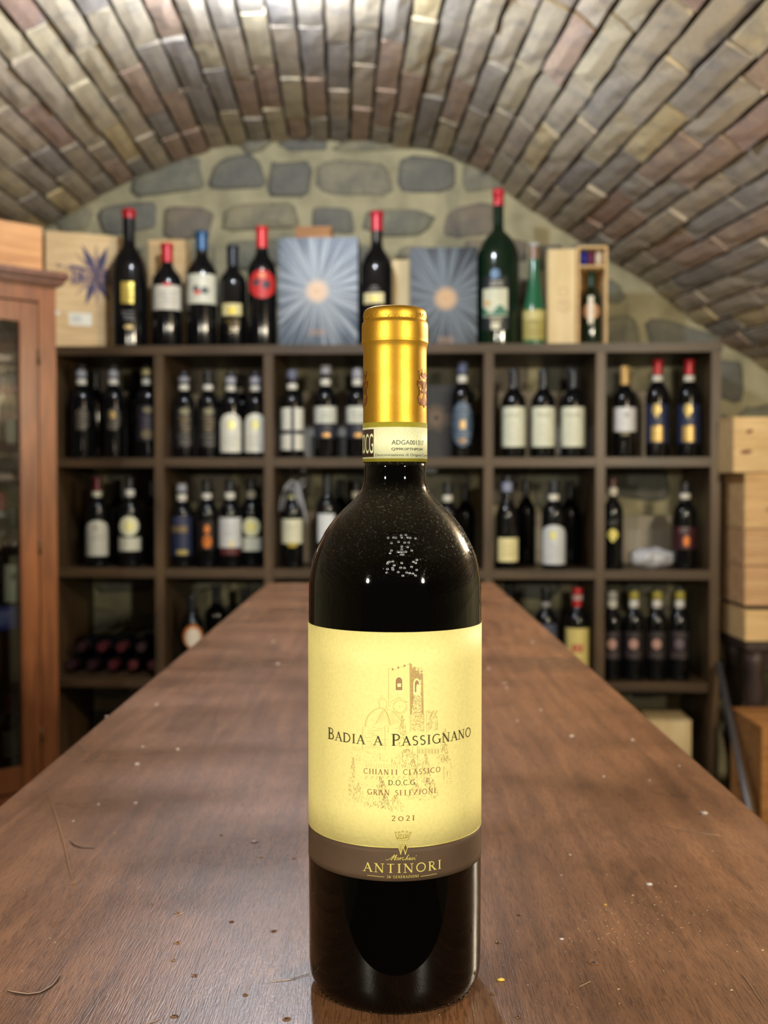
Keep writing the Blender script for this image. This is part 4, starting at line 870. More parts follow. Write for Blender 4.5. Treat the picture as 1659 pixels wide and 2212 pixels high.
# row 2
bottle(208, R2, 1030, 24, .08, 'bottle with dark red capsule and tall off-white label in the left middle bay', cap=((96, 30, 44), 1060), seal=(1062, 1076, (190, 186, 156)), group=G2, labels=[('arch', 185, 231, 1124, 1201, (196, 194, 178)), ('ellipse', 200, 209, 1134, 1146, (158, 146, 130)), ('scrib', 192, 224, 1156, 1168, (170, 160, 146))])
bottle(279, R2, 1031, 24, .08, 'bottle with round label over a small rectangle in the left middle bay', cap=((40, 44, 50), None), seal=(1058, 1072), group=G2, labels=[('ellipse', 257, 298, 1115, 1158, (226, 224, 190)), ('rect', 256, 302, 1161, 1190, (206, 204, 184), 0, 1), ('ellipse', 268, 288, 1126, 1147, (236, 228, 150), .2)])
bottle(392, R2, 1044, 24, .08, 'bottle with blue label and gold bands in the second middle bay', cap=(BK, None), tip=(1044, 1062, (206, 208, 218)), seal=(1068, 1082), group=G2, labels=[('rect', 369, 413, 1116, 1200, (34, 42, 72)), ('rect', 368, 404, 1136, 1150, (124, 106, 74), .2), ('rect', 380, 404, 1188, 1198, (176, 160, 90), .3), ('scrib', 374, 400, 1118, 1134, (70, 70, 100))])
bottle(446, R2, 1036, 24, .08, 'bottle with glowing orange swirls on dark label in the second middle bay', cap=((30, 32, 36), None), seal=(1066, 1080), group=G2, labels=[('rect', 427, 466, 1126, 1186, (34, 22, 18)), ('ellipse', 440, 452, 1134, 1152, (214, 120, 44), .3), ('ellipse', 436, 456, 1156, 1184, (206, 116, 40), .3), ('ellipse', 441, 450, 1163, 1168, (90, 46, 20))])
bottle(496, R2, 1036, 25, .07, 'bottle with large white label over a dull red band in the second middle bay', cap=((34, 36, 44), None), seal=(1064, 1082), group=G2, labels=[('rect', 471, 520, 1118, 1183, (212, 214, 214)), ('rect', 476, 516, 1184, 1198, (92, 40, 44), 0, 1), ('ellipse', 494, 504, 1168, 1182, (230, 216, 150), .3), ('scrib', 478, 512, 1130, 1160, (196, 196, 196))])
bottle(542, R2, 1033, 23, .12, 'bottle with round label over a small rectangle beside the shelf upright', cap=((38, 42, 50), None), seal=(1060, 1078), group=G2, labels=[('ellipse', 523, 561, 1118, 1159, (224, 222, 180)), ('rect', 521, 564, 1161, 1190, (208, 208, 192), 0, 1), ('ellipse', 532, 552, 1128, 1148, (236, 226, 140), .2)])
b631 = bottle(631, R2, 1035, 24, .08, 'bottle wrapped at the neck in clear film with cream label', cap=((70, 70, 72), None), seal=(1070, 1084, (150, 146, 90)), group=G2, labels=[('rect', 605, 652, 1121, 1174, (220, 218, 190)), ('ellipse', 620, 642, 1172, 1182, (180, 160, 60), .3), ('scrib', 612, 646, 1132, 1146, (190, 186, 160))])
bottle(706, R2, 1025, 25, .07, 'slim dark bottle with bright white label left of the large bottle', cap=((30, 32, 38), None), group=G2, labels=[('rect', 687, 722, 1110, 1172, (222, 226, 228))])
bottle(770, R2, 1040, 24, .12, 'dark bottle mostly hidden behind the shoulder of the large bottle', cap=((40, 40, 42), None), seal=(1062, 1076), group=G2)
bottle(967, R2, 1043, 24, .08, 'dark bottle with pale neck band right behind the large bottle shoulder', cap=((36, 40, 44), None), seal=(1070, 1084), group=G2)
bottle(1096, R2, 1027, 24, .06, 'bottle with silver tip and low cream label in the fifth middle bay', cap=((34, 40, 52), None), tip=(1042, 1062, (178, 186, 220)), kind='magnum', nr=.4, group=G2, labels=[('rect', 1077, 1124, 1162, 1213, CRM), ('scrib', 1084, 1116, 1172, 1204, (200, 186, 120))])
bottle(1197, R2, 1039, 26, .06, 'bottle with arched grey white label in the fifth middle bay', cap=((40, 44, 52), None), seal=(1068, 1086), group=G2, labels=[('arch', 1171, 1223, 1134, 1219, (204, 208, 212)), ('ellipse', 1188, 1204, 1146, 1166, (226, 224, 150), .2), ('scrib', 1182, 1214, 1174, 1210, (186, 190, 196))])
bottle(1325, R2, 1034, 22, .06, 'narrow black bottle with small gold heart mark in the right middle bay', cap=((80, 50, 44), 1052), seal=(1054, 1070), group=G2, labels=[('drop', 1313, 1337, 1143, 1172, (214, 200, 110), .3), ('scrib', 1314, 1338, 1122, 1136, (74, 74, 72), 0, 1)])
bottle(1481, R2, 1041, 25, .08, 'dark bottle with wine red label and orange spot beside the lying wrapped bottle', cap=((40, 40, 50), None), seal=(1066, 1078), group=G2, labels=[('rect', 1458, 1506, 1138, 1186, (62, 24, 32)), ('ellipse', 1478, 1492, 1158, 1180, (222, 130, 60), .3), ('scrib', 1468, 1490, 1138, 1152, (128, 120, 120))])
for px, top, row, tt in ((205, 795, R1, 'back row bottle between first and second in the upper left bay'), (293, 797, R1, 'back row bottle beside the gold tipped one in the upper left bay'), (252, 1030, R2, 'back row bottle between the two in the left middle bay'), (328, 1030, R2, 'back row bottle at the right of the left middle bay'),
                         (1137, 1030, R2, 'back row bottle between the two in the fifth middle bay'), (1232, 1034, R2, 'back row bottle right of the arched label in the fifth middle bay'), (735, 1030, R2, 'back row bottle left of the large bottle shoulder'), (1005, 1040, R2, 'back row bottle right of the large bottle shoulder')):
    bottle(px, row, top + 6, 21, .27, tt, cap=(BK, None), group='dark bottles in the back row')
# row 3
bottle(413, R3, 1285, 25, .07, 'dark bottle with glowing orange rimmed white label above the table edge', cap=(BK, None), group=G3, labels=[('ellipse', 394, 436, 1350, 1400, (206, 120, 44)), ('ellipse', 399, 432, 1356, 1398, (238, 226, 206))])
bottle(466, R3, 1265, 24, .24, 'dark bottle silhouette just above the left table edge', cap=(BK, None), group=G3)
bottle(528, R3, 1272, 22, .26, 'dark bottle neck nearest the far left table corner', cap=(BK, None), group=G3)
bottle(1180, R3, 1270, 25, .08, 'dark bottle with grey blue label peeping over the right table edge', cap=((24, 28, 36), 1298), seal=(1300, 1310, (150, 150, 150)), group=G3, labels=[('rect', 1166, 1204, 1348, 1440, (74, 82, 104))])
bottle(1102, R3, 1262, 21, .24, 'dark bottle neck nearest the far right table corner', cap=(BK, None), group=G3)
bottle(1248, R3, 1270, 26, .07, 'bottle with red capsule and yellow label with red letters', cap=((190, 34, 40), 1310), tip=(1284, 1296, (230, 200, 200)), group=G3, labels=[('rect', 1223, 1275, 1357, 1450, (226, 208, 130)), ('rect', 1238, 1260, 1392, 1408, (190, 60, 50)), ('scrib', 1240, 1258, 1394, 1406, (240, 200, 150))])
for i, (px, tt) in enumerate(((1324, 'first from left'), (1371, 'second from left'), (1421, 'third from left'), (1470, 'rightmost'))):
    bottle(px, R3, 1270 if i else 1272, 23.5, .07, tt + ' of the four black bottles with white tops in the lower right bay', cap=((30, 32, 36), None), tip=(1276, 1294, (206, 206, 200) if i == 0 else (216, 204, 90)), seal=(1296, 1312, (206, 204, 200)), group='four black bottles with white tops', labels=[('rect', px - 19, px + 19, 1364, 1424, (40, 34, 38)), ('ellipse', px - 10, px + 10, 1380, 1402, (190, 150, 138) if i < 3 else (110, 98, 108)), ('scrib', px - 16, px + 16, 1366, 1376, (92, 80, 80)), ('scrib', px - 16, px + 16, 1408, 1422, (96, 84, 84))])
# pile of bottles lying with their necks forward
rr = random.Random(2); n_l = 0; M_WAXD = paper(84, 32, 38, rough=.4)
for (px, py, tone) in ((150, 1431, 0), (196, 1431, 0), (241, 1431, 1), (285, 1431, 1), (328, 1431, 1), (172, 1392, 0), (217, 1391, 1), (259, 1393, 1), (303, 1391, 0)):
    q = at(px, py, .05); rows_ = 0 if py > 1410 else 1
    R = .0355; zc = R3 + R + .001 + (0 if rows_ == 0 else .0615)
    t = empty('wine_bottle', P(U(px, py, .05), .05 + .31, zc)); t.rotation_euler = (pi / 2, 0, ALPHA)
    where = ('bottom', 'top')[rows_] + ' layer of the lying bottle pile, '
    order = {150: 'leftmost', 196: 'second from left', 241: 'third from left', 285: 'fourth from left', 328: 'rightmost', 172: 'leftmost', 217: 'second from left', 259: 'third from left', 303: 'rightmost'}[px]
    tag(t, 'dark bottle in the ' + where + order, 'bottle', 'bottles lying in a pile'); n_l += 1
    H_ = .30; nn = .0145; prof = [(max(1e-6, nn if r == 'n' else (nn * 1.1 if r == 'n1' else r * R)), z * H_) for r, z in KIND['bordeaux']] + [(nn * 1.12, H_ * .968), (nn * 1.12, H_ * .99), (1e-6, H_ * .992)]
    mb = MB(); mb.lathe(prof, 24); mb.build('glass', G_BLACK, t, smooth=True)
    mb = MB(); mb.lathe([(nn * 1.08, H_ * .80), (nn * 1.08, H_ * .96), (nn * 1.2, H_ * .966), (nn * 1.15, H_ * .998), (1e-6, H_)], 20); autosmooth(mb.build('capsule', M_WAXD if tone else paper(52, 30, 36, rough=.4), t), 50)
# clear film round the neck of the wrapped bottle, and a wrapped bottle lying down
def film_mat():
    m, nt, b = new_mat('clear_film'); b.inputs['Base Color'].default_value = rgb(206, 208, 214); b.inputs['Roughness'].default_value = .22; b.inputs['Alpha'].default_value = .42; return m
M_FILM = film_mat()
M_BAG = plain('crumpled_grey_film', rgb(176, 178, 186), .25, var=.25, scale=60, bs=.8)
mb = MB(); rr = random.Random(8)
ax = b631.matrix_world; hz = at(631, 1035, .08).z - R2
for k in range(0):
    a = pi + rr.uniform(-.2, .2) + 2 * pi * k / 11
    pts = [Vector((.020 * cos(a), .020 * sin(a), hz * .80)), Vector((.027 * cos(a + .2), .027 * sin(a + .2), hz * .88)), Vector((.034 * cos(a + .3), .034 * sin(a + .3), hz * (.97 + rr.uniform(-.02, .05))))]
    mb.tube(pts, [.003, .006, .002], 5)
def fpx(L, y): return [Vector(((x - 631) / F * 3.73, y + rr.uniform(-.004, .004), (1222 - zz) / F * 3.73)) for x, zz in L]
for L, w_, y in (([(604, 1100), (608, 1072), (617, 1050), (629, 1036), (641, 1042), (648, 1066), (655, 1092), (661, 1128)], [.003, .005, .006, .005, .006, .007, .006, .003], -.028),
                 ([(611, 1098), (616, 1070), (625, 1050), (636, 1050), (643, 1078), (650, 1110)], [.002, .004, .005, .004, .005, .002], -.024),
                 ([(640, 1046), (650, 1036), (660, 1034), (656, 1046), (646, 1054)], [.003, .006, .006, .005, .003], -.02),
                 ([(606, 1080), (614, 1058), (628, 1046), (640, 1060), (650, 1086)], [.002, .004, .004, .004, .002], .022)):
    mb.tube(fpx(L, y), w_, 6)
mb.build('plastic_wrap', M_FILM, b631, smooth=True)
def blob_lie(px0, px1, py0, py1, d, rbase, name, text, cat, mat):
    a = at(px0, py1, d); b = at(px1, py1, d); L = (b - a).length; t = empty(name, (a.x, a.y, R2), ALPHA); tag(t, text, cat); rr = random.Random(5); V = []; Fc = []; n, m = 26, 22
    for i in range(n + 1):
        f = i / n; R = rbase * (sin(pi * min(1, f * 1.02 + .01)) ** .35) * (1 if f < .55 else 1 - .35 * (f - .55) / .45)
        for k in range(m):
            a_ = 2 * pi * k / m; r_ = R * (1 + .13 * sin(3 * a_ + f * 17) * rr.uniform(.3, 1) + rr.uniform(-.09, .09)); V.append((L * f, r_ * cos(a_), max(.001, rbase * .95 + r_ * sin(a_))))
    for i in range(n):
        for k in range(m): Fc.append((i * m + k, (i + 1) * m + k, (i + 1) * m + (k + 1) % m, i * m + (k + 1) % m))
    Fc.append(tuple(range(m))); Fc.append(tuple(n * m + k for k in range(m - 1, -1, -1)))
    return mobj('wrapping', V, Fc, mat, t, smooth=True), t, L
w_, t_, L_ = blob_lie(1361, 1466, 1175, 1222, .10, .037, 'wrapped_bottle', 'bottle lying down wrapped in crumpled grey film in the right middle bay', 'wrapped bottle', M_BAG)
mb = MB(); M_ = Matrix.Translation((L_ * .97, 0, .034)) @ Matrix.Rotation(pi / 2, 4, 'Y'); q = MB(); q.lathe([(.014, -.01), (.015, .006), (.012, .009), (1e-6, .009)], 16); mb.add([M_ @ v for v in q.v], q.f); mb.build('bottle_end', M_BAG, t_, smooth=True)
# ------------------------------------------------------------------ cases, boxes and cartons
def case_world(name, origin, rz, w, dep, h, mat, text, cat='crate', group=None, lidlines=True, plank=2, darkmat=None):
    """a wooden wine case: front, back and side boards and a lid, origin at the left front foot"""
    t = empty(name, origin, rz); tag(t, text, cat, group); tk = .009
    for k in range(plank):
        z0_, z1_ = h * k / plank + .0006, h * (k + 1) / plank - .0006
        mb = MB(); mb.box(0, w, 0, tk, z0_, z1_, b=.001); mb.build('front_board', mat, t)
    for x in (tk * 0, w - tk): mb = MB(); mb.box(x, x + tk, tk, dep - tk, 0, h - tk, b=.001); mb.build('side_board', mat, t)
    mb = MB(); mb.box(0, w, dep - tk, dep, 0, h - tk, b=.001); mb.build('back_board', mat, t)
    mb = MB(); mb.box(tk, w - tk, tk, dep - tk, 0, tk); mb.build('base_board', mat, t)
    mb = MB(); mb.box(-.002, w + .002, tk * .0 + tk, dep + .002, h - tk, h, b=.0015); mb.build('lid', mat, t)
    return t
# star case
p0 = at(100, 742, .05); q0 = Vector((p0.x, p0.y, T)); rz = radians(22)
tr = at(245, 515, .05)
wst = .262; hst = at(100, 497, .05).z - T
star = case_world('wooden_case', (q0.x, q0.y - .0, T), rz, wst, .17, hst, M_PINE, 'pale wooden wine case printed with a dark blue star, left end of the shelf top', 'crate', plank=1)
M_STAR = plain('print_indigo', rgb(64, 54, 92), .6, var=.25, scale=60); M_STARL = plain('print_mauve', rgb(150, 118, 108), .6, var=.1)
def onStar(px, py, e=.0006):
    n = Matrix.Rotation(rz, 3, 'Z') @ Vector((0, -1, 0)); o = Vector(star.location) + n * e
    return star.matrix_basis.inverted() @ hit_plane(px, py, o, n)
star.matrix_basis  # evaluated from location and rotation
class Flat:
    def __init__(s, f): s.V = []; s.F = []; s.f = f
    def poly(s, pts):
        n = len(s.V); s.V += [s.f(*p) for p in pts]; s.F.append(tuple(range(n, n + len(pts))))
    def line(s, pts, w): ribbon(pts, w, s.V, s.F, lambda q: s.f(q[0], q[1]))
    def done(s, name, mat, par): return mobj(name, s.V, s.F, mat, par)
def zs(L): return [(90 + x / 6.91, 480 + y / 6.91) for x, y in L]
fa = Flat(onStar); fb_ = Flat(lambda x, y: onStar(x, y, .0009)); cxs, cys = 815, 790
for tx, ty, wv in ((600, 330, 60), (985, 360, 66), (650, 1250, 66), (1005, 1190, 66)):
    dx, dy = tx - cxs, ty - cys; L = sqrt(dx * dx + dy * dy); nx, ny = -dy / L, dx / L
    fa.poly(zs([(cxs + nx * 20, cys + ny * 20), (cxs + dx * .45 + nx * wv, cys + dy * .45 + ny * wv), (tx, ty), (cxs + dx * .45 - nx * wv, cys + dy * .45 - ny * wv), (cxs - nx * 20, cys - ny * 20)]))
for tx, ty, wv in ((815, 290, 26), (820, 1270, 26), (480, 440, 22), (480, 1110, 24), (440, 1000, 14), (960, 1000, 16), (230, 640, 30), (990, 640, 24)):
    dx, dy = tx - cxs, ty - cys; L = sqrt(dx * dx + dy * dy); nx, ny = -dy / L, dx / L
    fb_.poly(zs([(cxs + nx * 8, cys + ny * 8), (cxs + dx * .5 + nx * wv, cys + dy * .5 + ny * wv), (tx, ty), (cxs + dx * .5 - nx * wv, cys + dy * .5 - ny * wv)]))
fa.poly(zs([(410, 630), (590, 660), (790, 740), (790, 910), (600, 910), (430, 930), (460, 780)])); fa.poly(zs([(840, 740), (1000, 700), (1010, 960), (850, 920)])); fa.poly(zs([(220, 620), (300, 640), (240, 680)]))
fc = Flat(lambda x, y: onStar(x, y, .0012)); fc.line(zs(arcp(680, 790, 62, 52, 0, 360, 20)), 2.6); fc.poly(zs(arcp(672, 780, 28, 24, 0, 340, 10))); fc.line(zs([(500, 880), (500, 700), (550, 710), (560, 760), (510, 790), (565, 870)]), 2.6)
fc.line(zs([(940, 760), (890, 780), (890, 860), (950, 880)]), 2.4); fc.line(zs([(430, 900), (600, 890), (780, 905)]), 1.6)
fa.done('printed_star', M_STAR, star); fb_.done('printed_star_rays', M_STARL, star); fc.done('printed_letters', plain('print_bare_wood', rgb(206, 170, 130), .6, var=0), star)
fd = Flat(lambda x, y: onStar(x, y, .0008)); fd.poly(zs([(405, 1345), (750, 1365), (750, 1550), (410, 1535)])); fd.poly(zs([(212, 1320), (268, 1325), (262, 1390), (212, 1380)])); fd.done('paper_label', paper(236, 232, 214), star)
fe = Flat(lambda x, y: onStar(x, y, .001)); fe.poly(zs([(440, 1385), (590, 1392), (590, 1500), (440, 1490)])); fe.done('paper_print', paper(206, 204, 190), star)
# upright box behind the squat red capped bottle
def box_on(px0, px1, pyt, base, d, dep, mat, name, text, cat, open_=False, inner=None, plank=1):
    a = at(px0, pyt, d); b = at(px1, pyt, d); o = P(U(px0, pyt, d), d, base); w = (b - a).length; h = a.z - base
    t = empty(name, o, ALPHA); tag(t, text, cat); tk = .008
    if open_:
        mb = MB(); mb.box(tk, w - tk, dep - tk, dep, tk, h - tk); mb.build('back_board', inner or mat, t)
        for x in (0, w - tk): mb = MB(); mb.box(x, x + tk, 0, dep, 0, h, b=.001); mb.build('side_board', mat, t)
        for z in (0, h - tk): mb = MB(); mb.box(tk, w - tk, 0, dep, z, z + tk, b=.001); mb.build('end_board', mat, t)
    else:
        mb = MB(); mb.box(0, w, tk, dep, 0, h, b=.0015); mb.build('body', mat, t)
        mb = MB(); mb.box(.004, w - .004, 0, tk, .004, h - .004, b=.001); mb.build('front_board', mat, t)
    return t, w, h
M_CASEB = wood('brown_case_wood', rgb(104, 84, 68), rgb(136, 112, 92), (40, 40, 5), .6)
t, w, h = box_on(318, 399, 517, T, .17, .09, M_PINE, 'wooden_box', 'upright wooden box behind the squat bottle with the red capsule', 'box')
M_SB = {}
def sunburst(nm, dark, ray_, core, cs):
    m, nt, b = new_mat(nm); tc = nd(nt, 'ShaderNodeTexCoord'); sx = nd(nt, 'ShaderNodeSeparateXYZ'); nt.links.new(tc.outputs['Object'], sx.inputs[0])
    cx = nd(nt, 'ShaderNodeCombineXYZ'); nt.links.new(sx.outputs[0], cx.inputs[0]); nt.links.new(sx.outputs[2], cx.inputs[1])
    ln = nd(nt, 'ShaderNodeVectorMath', operation='LENGTH'); nt.links.new(cx.outputs[0], ln.inputs[0])
    no = nd(nt, 'ShaderNodeVectorMath', operation='NORMALIZE'); nt.links.new(cx.outputs[0], no.inputs[0])
    facs = []
    for sc, off in ((22.0, 0), (58.0, 5)):
        mm = nd(nt, 'ShaderNodeVectorMath', operation='MULTIPLY_ADD'); mm.inputs[1].default_value = (1, 1, 1); mm.inputs[2].default_value = (off, off, 0); nt.links.new(no.outputs[0], mm.inputs[0])
        ad = nd(nt, 'ShaderNodeVectorMath', operation='MULTIPLY_ADD'); ad.inputs[1].default_value = (.12, .12, .12); nt.links.new(cx.outputs[0], ad.inputs[0]); nt.links.new(mm.outputs[0], ad.inputs[2])
        n = nd(nt, 'ShaderNodeTexNoise', i_Scale=sc * .55, i_Detail=3.0); nt.links.new(ad.outputs[0], n.inputs[0]); facs.append(n.outputs[0])
    av = nd(nt, 'ShaderNodeMath', operation='ADD'); nt.links.new(facs[0], av.inputs[0]); nt.links.new(facs[1], av.inputs[1])
    rad = nd(nt, 'ShaderNodeMapRange'); rad.inputs[1].default_value = .02; rad.inputs[2].default_value = .24; rad.inputs[3].default_value = .24; rad.inputs[4].default_value = -.12; nt.links.new(ln.outputs[1 if len(ln.outputs) > 1 else 0], rad.inputs[0])
    s2 = nd(nt, 'ShaderNodeMath', operation='ADD'); nt.links.new(av.outputs[0], s2.inputs[0]); nt.links.new(rad.outputs[0], s2.inputs[1])
    c = ramp(nt, s2.outputs[0], [(.86, dark), (1.0, tuple((dark[i] + ray_[i]) / 2 for i in range(3)) + (1,)), (1.0, ray_)]);
    c.color_ramp.elements[1].position = .96
    sc_ = nd(nt, 'ShaderNodeMapRange'); sc_.inputs[1].default_value = .88; sc_.inputs[2].default_value = 1.2; nt.links.new(s2.outputs[0], sc_.inputs[0])
    c = ramp(nt, sc_.outputs[0], [(.2, dark), (.85, ray_)])
    k = ramp(nt, ln.outputs[1 if len(ln.outputs) > 1 else 0], [(cs * .5, (1, 1, 1, 1)), (cs, (.6, .6, .6, 1)), (cs * 1.35, (0, 0, 0, 1))])
    nt.links.new(mixc(nt, k.outputs[0], c.outputs[0], core), b.inputs['Base Color']); b.inputs['Roughness'].default_value = .4; return m
def sbox(px0, px1, pyt, cpx, cpy, d, dep, dark, ray_, core, text):
    o = P(U(px0, pyt, d), d, T); w = (at(px1, pyt, d) - at(px0, pyt, d)).length; h = at(px0, pyt, d).z - T
    t = empty('gift_box', o, ALPHA); tag(t, text, 'box')
    mb = MB(); mb.box(0, w, .004, dep, 0, h, b=.002); mb.build('body', plain('box_slate', dark, .5, var=.05), t)
    c = at(cpx, cpy, d) - o; lx = c.dot(EU); lz = c.z
    m = sunburst('sunburst_print', dark, ray_, core, .034)
    mb = MB(); mb.box(.001 - lx, w - .001 - lx, 0, .004, .001 - lz, h - .001 - lz, b=.001); f = mb.build('front_panel', m, t); f.location = (lx, 0, lz); f['label'] = 'panel printed with a sunburst and an orange centre'
    fl_ = Flat(lambda x, y: (at(x, y, d - .0006) - o).to_3d()); rr = random.Random(int(px0)); V = []; Fc = []
    Rm = Matrix.Rotation(-ALPHA, 3, 'Z')
    for k in range(3):
        y = cpy + 84 + k * 5
        ribbon([(cpx - 18 + i * 3.6, y + rr.uniform(-1, 1)) for i in range(11)], 1.6, V, Fc, lambda q: Rm @ (at(q[0], q[1], d - .0006) - o))
    for k in range(2): ribbon([(cpx - 9 + i * 3, cpy - 4 + k * 7 + rr.uniform(-1, 1)) for i in range(7)], 1.6, V, Fc, lambda q: Rm @ (at(q[0], q[1], d - .0006) - o))
    mobj('lettering', V, Fc, paper(178, 140, 112), t); return t
sbox(601, 773, 513, 685, 629, .06, .12, rgb(50, 64, 82), rgb(150, 158, 166), rgb(226, 190, 156), 'lighter silver blue gift box with sunburst, left of the large bottle neck')
sbox(886, 1031, 534, 963, 645, .07, .10, rgb(16, 24, 36), rgb(104, 114, 124), rgb(206, 168, 126), 'darker blue gift box with sunburst, right of the large bottle neck')
t, w, h = box_on(637, 715, 488, T, .22, .1, M_PINEO, 'wooden_box', 'small orange wooden box top showing behind the silver sunburst box', 'box')
t, w, h = box_on(846, 886, 560, T, .15, .1, M_PINEL, 'wooden_box', 'narrow pale wooden box between black bottle and dark sunburst box', 'box')
# closed and open half of the wooden bottle case at the right
t, w, h = box_on(1184, 1246, 537, T, .07, .12, M_PINEL, 'wooden_box', 'closed pale wooden bottle case with faint crest, right on the shelf top', 'box')
Rm = Matrix.Rotation(-ALPHA, 3, 'Z'); o_ = Vector(t.location); V = []; Fc = []
for q in ([(1208, 625), (1210, 640), (1224, 640), (1226, 625), (1217, 620), (1208, 625)], [(1206, 650), (1206, 668), (1217, 674), (1228, 668), (1228, 650), (1206, 650)], [(1212, 652), (1217, 668), (1222, 652)]):
    ribbon(q, 2.4, V, Fc, lambda p: Rm @ (at(p[0], p[1], .07 - .0006) - o_))
mobj('printed_crest', V, Fc, paper(184, 156, 116), t)
t, w, h = box_on(1247, 1313, 531, T, .06, .13, M_PINE, 'open_wooden_case', 'open wooden bottle case holding a small bottle, blue and red cloth above', 'box', open_=True, inner=M_PINEK)
zc_ = at(1280, 575, .06).z - T
mb = MB(); mb.box(.008, w - .008, .002, .11, zc_ - .004, zc_ + .004); mb.build('divider', M_PINE, t)
mb = MB(); rr = random.Random(1)
t2 = empty('folded_cloth', P(U(1251, 550, .08), .07, T + zc_ + .0045), ALPHA); tag(t2, 'blue and red folded cloth in the top of the open wooden case', 'cloth')
for nm, x0, x1, cm in (('blue_fold', .004, .030, paper(36, 44, 140)), ('red_fold', .030, .052, paper(110, 40, 66)), ('light_fold', .056, .080, paper(220, 200, 176))):
    mb = MB(); mb.box(x0, min(x1, w - .022), 0, .06, 0, .048, b=.006); mb.build(nm, cm, t2, smooth=True)
# dark starburst box and cartons inside the bays
def carton(px0, px1, pyt, base, d, dep, mat, text, name='carton'):
    o = P(U(px0, pyt, d), d, base); w = (at(px1, pyt, d) - at(px0, pyt, d)).length; h = at(px0, pyt, d).z - base
    t = empty(name, o, ALPHA); tag(t, text, 'box')
    mb = MB(); mb.box(0, w, 0, dep, 0, h - .003, b=.002); mb.build('body', mat, t)
    mb = MB(); mb.box(-.001, w / 2 - .001, -.001, dep + .001, h - .003, h, b=.0008); mb.build('flap', mat, t); mb = MB(); mb.box(w / 2 + .001, w + .001, -.001, dep + .001, h - .003, h, b=.0008); mb.build('flap', mat, t)
    return t, o, w, h
M_CG = plain('grey_carton', rgb(176, 166, 150), .7, var=.12, scale=30); M_CK = plain('black_carton', rgb(20, 22, 28), .4, var=.1)
for px0, px1, pyt, base, tt in ((196, 322, 846, R1, 'grey carton behind the bottles in the upper left bay'), (412, 560, 852, R1, 'grey carton behind the bottles in the second upper bay'), (655, 775, 846, R1, 'grey carton behind the bottles in the third upper bay'),
                                (1076, 1240, 846, R1, 'grey carton behind the three tall white labels'), (1330, 1450, 846, R1, 'grey carton behind the bottles in the upper right bay'), (232, 322, 1082, R2, 'grey carton behind the bottles in the left middle bay'),
                                (652, 770, 1104, R2, 'grey carton behind the film wrapped bottle'), (990, 1038, 1106, R2, 'grey carton right of the large bottle shoulder'), (1120, 1240, 1108, R2, 'grey carton behind the arched label bottle in the fifth middle bay'),
                                (1340, 1450, 1114, R2, 'grey carton behind the lying wrapped bottle')):
    t, o, w, h = carton(px0, px1, pyt, base, .345, .07, M_CG, tt)
    mb = MB()
    for k in range(2): mb.box(w * (.15 + .42 * k), w * (.40 + .42 * k), -.0007, -.0002, h * .25, h * .7)
    mb.build('printed_panel', paper(190, 184, 172), t)
t, o, w, h = carton(920, 985, 831, R1, .13, .2, M_CK, 'black box with faint gold starburst in the fourth upper bay')
V = []; Fc = []; rr = random.Random(6)
for k in range(40):
    a = 2 * pi * k / 40; r0_, r1_ = .010, .05 * rr.uniform(.7, 1.1)
    ribbon([(w * .35 + r0_ * cos(a), h * .55 + r0_ * sin(a)), (w * .35 + r1_ * cos(a), h * .55 + r1_ * sin(a))], .0022, V, Fc, lambda q: Vector((max(.001, min(w - .001, q[0])), -.0006, q[1])))
mobj('printed_starburst', V, Fc, paper(122, 100, 78), t)
carton(670, 780, 942, R1, .15, .12, M_CK, 'low black carton behind the banded labels in the third upper bay')
# pale sack behind the pile, lower left bay
# box on the lowest shelf, right
carton(1402, 1494, 1556, R4, .03, .2, M_PINEL, 'pale wooden box on the lowest shelf at the right', 'wooden_box')
# ------------------------------------------------------------------ glass fronted cabinet at the left
CP = hit_plane(124, 1050, (0, 3.0, 0), (0, 1, 0)); phi_c = radians(48)
EC = Vector((sin(phi_c), cos(phi_c), 0))             # along the front, to the right and away
cw, cdp = .84, .34; CH = CZ + .596
corg = Vector((CP.x, CP.y, 0)) - EC * cw
rzc = atan2(EC.y, EC.x)
cab = empty('display_cabinet', corg, rzc); tag(cab, 'tall cherry wood cabinet with glass doors at the left edge', 'cabinet')
def CB(name, x0, x1, y0, y1, z0, z1, mat, par=None, b=.002): mb = MB(); mb.box(x0, x1, y0, y1, z0, z1, b=b); return mb.build(name, mat, par or cab)
CB('side_panel', cw - .018, cw, .02, cdp, 0, CH - .02, M_CAB); CB('side_panel', 0, .018, .02, cdp, 0, CH - .02, M_CAB); CB('back_panel', .018, cw - .018, cdp - .012, cdp, 0, CH - .02, M_CABD)
CB('front_post', cw - .052, cw, 0, .02, 0, CH - .02, M_CAB); CB('front_post', 0, .052, 0, .02, 0, CH - .02, M_CAB); CB('top_rail', .052, cw - .052, 0, .02, CH - .085, CH - .02, M_CAB); CB('bottom_rail', .052, cw - .052, 0, .02, 0, .27, M_CAB)
CB('cornice', -.03, cw + .03, -.03, cdp + .01, CH - .022, CH, M_CABD, b=.006); CB('cornice', -.018, cw + .018, -.018, cdp + .01, CH - .036, CH - .022, M_CABD, b=.004)
zd0, zd1 = .275, CH - .09
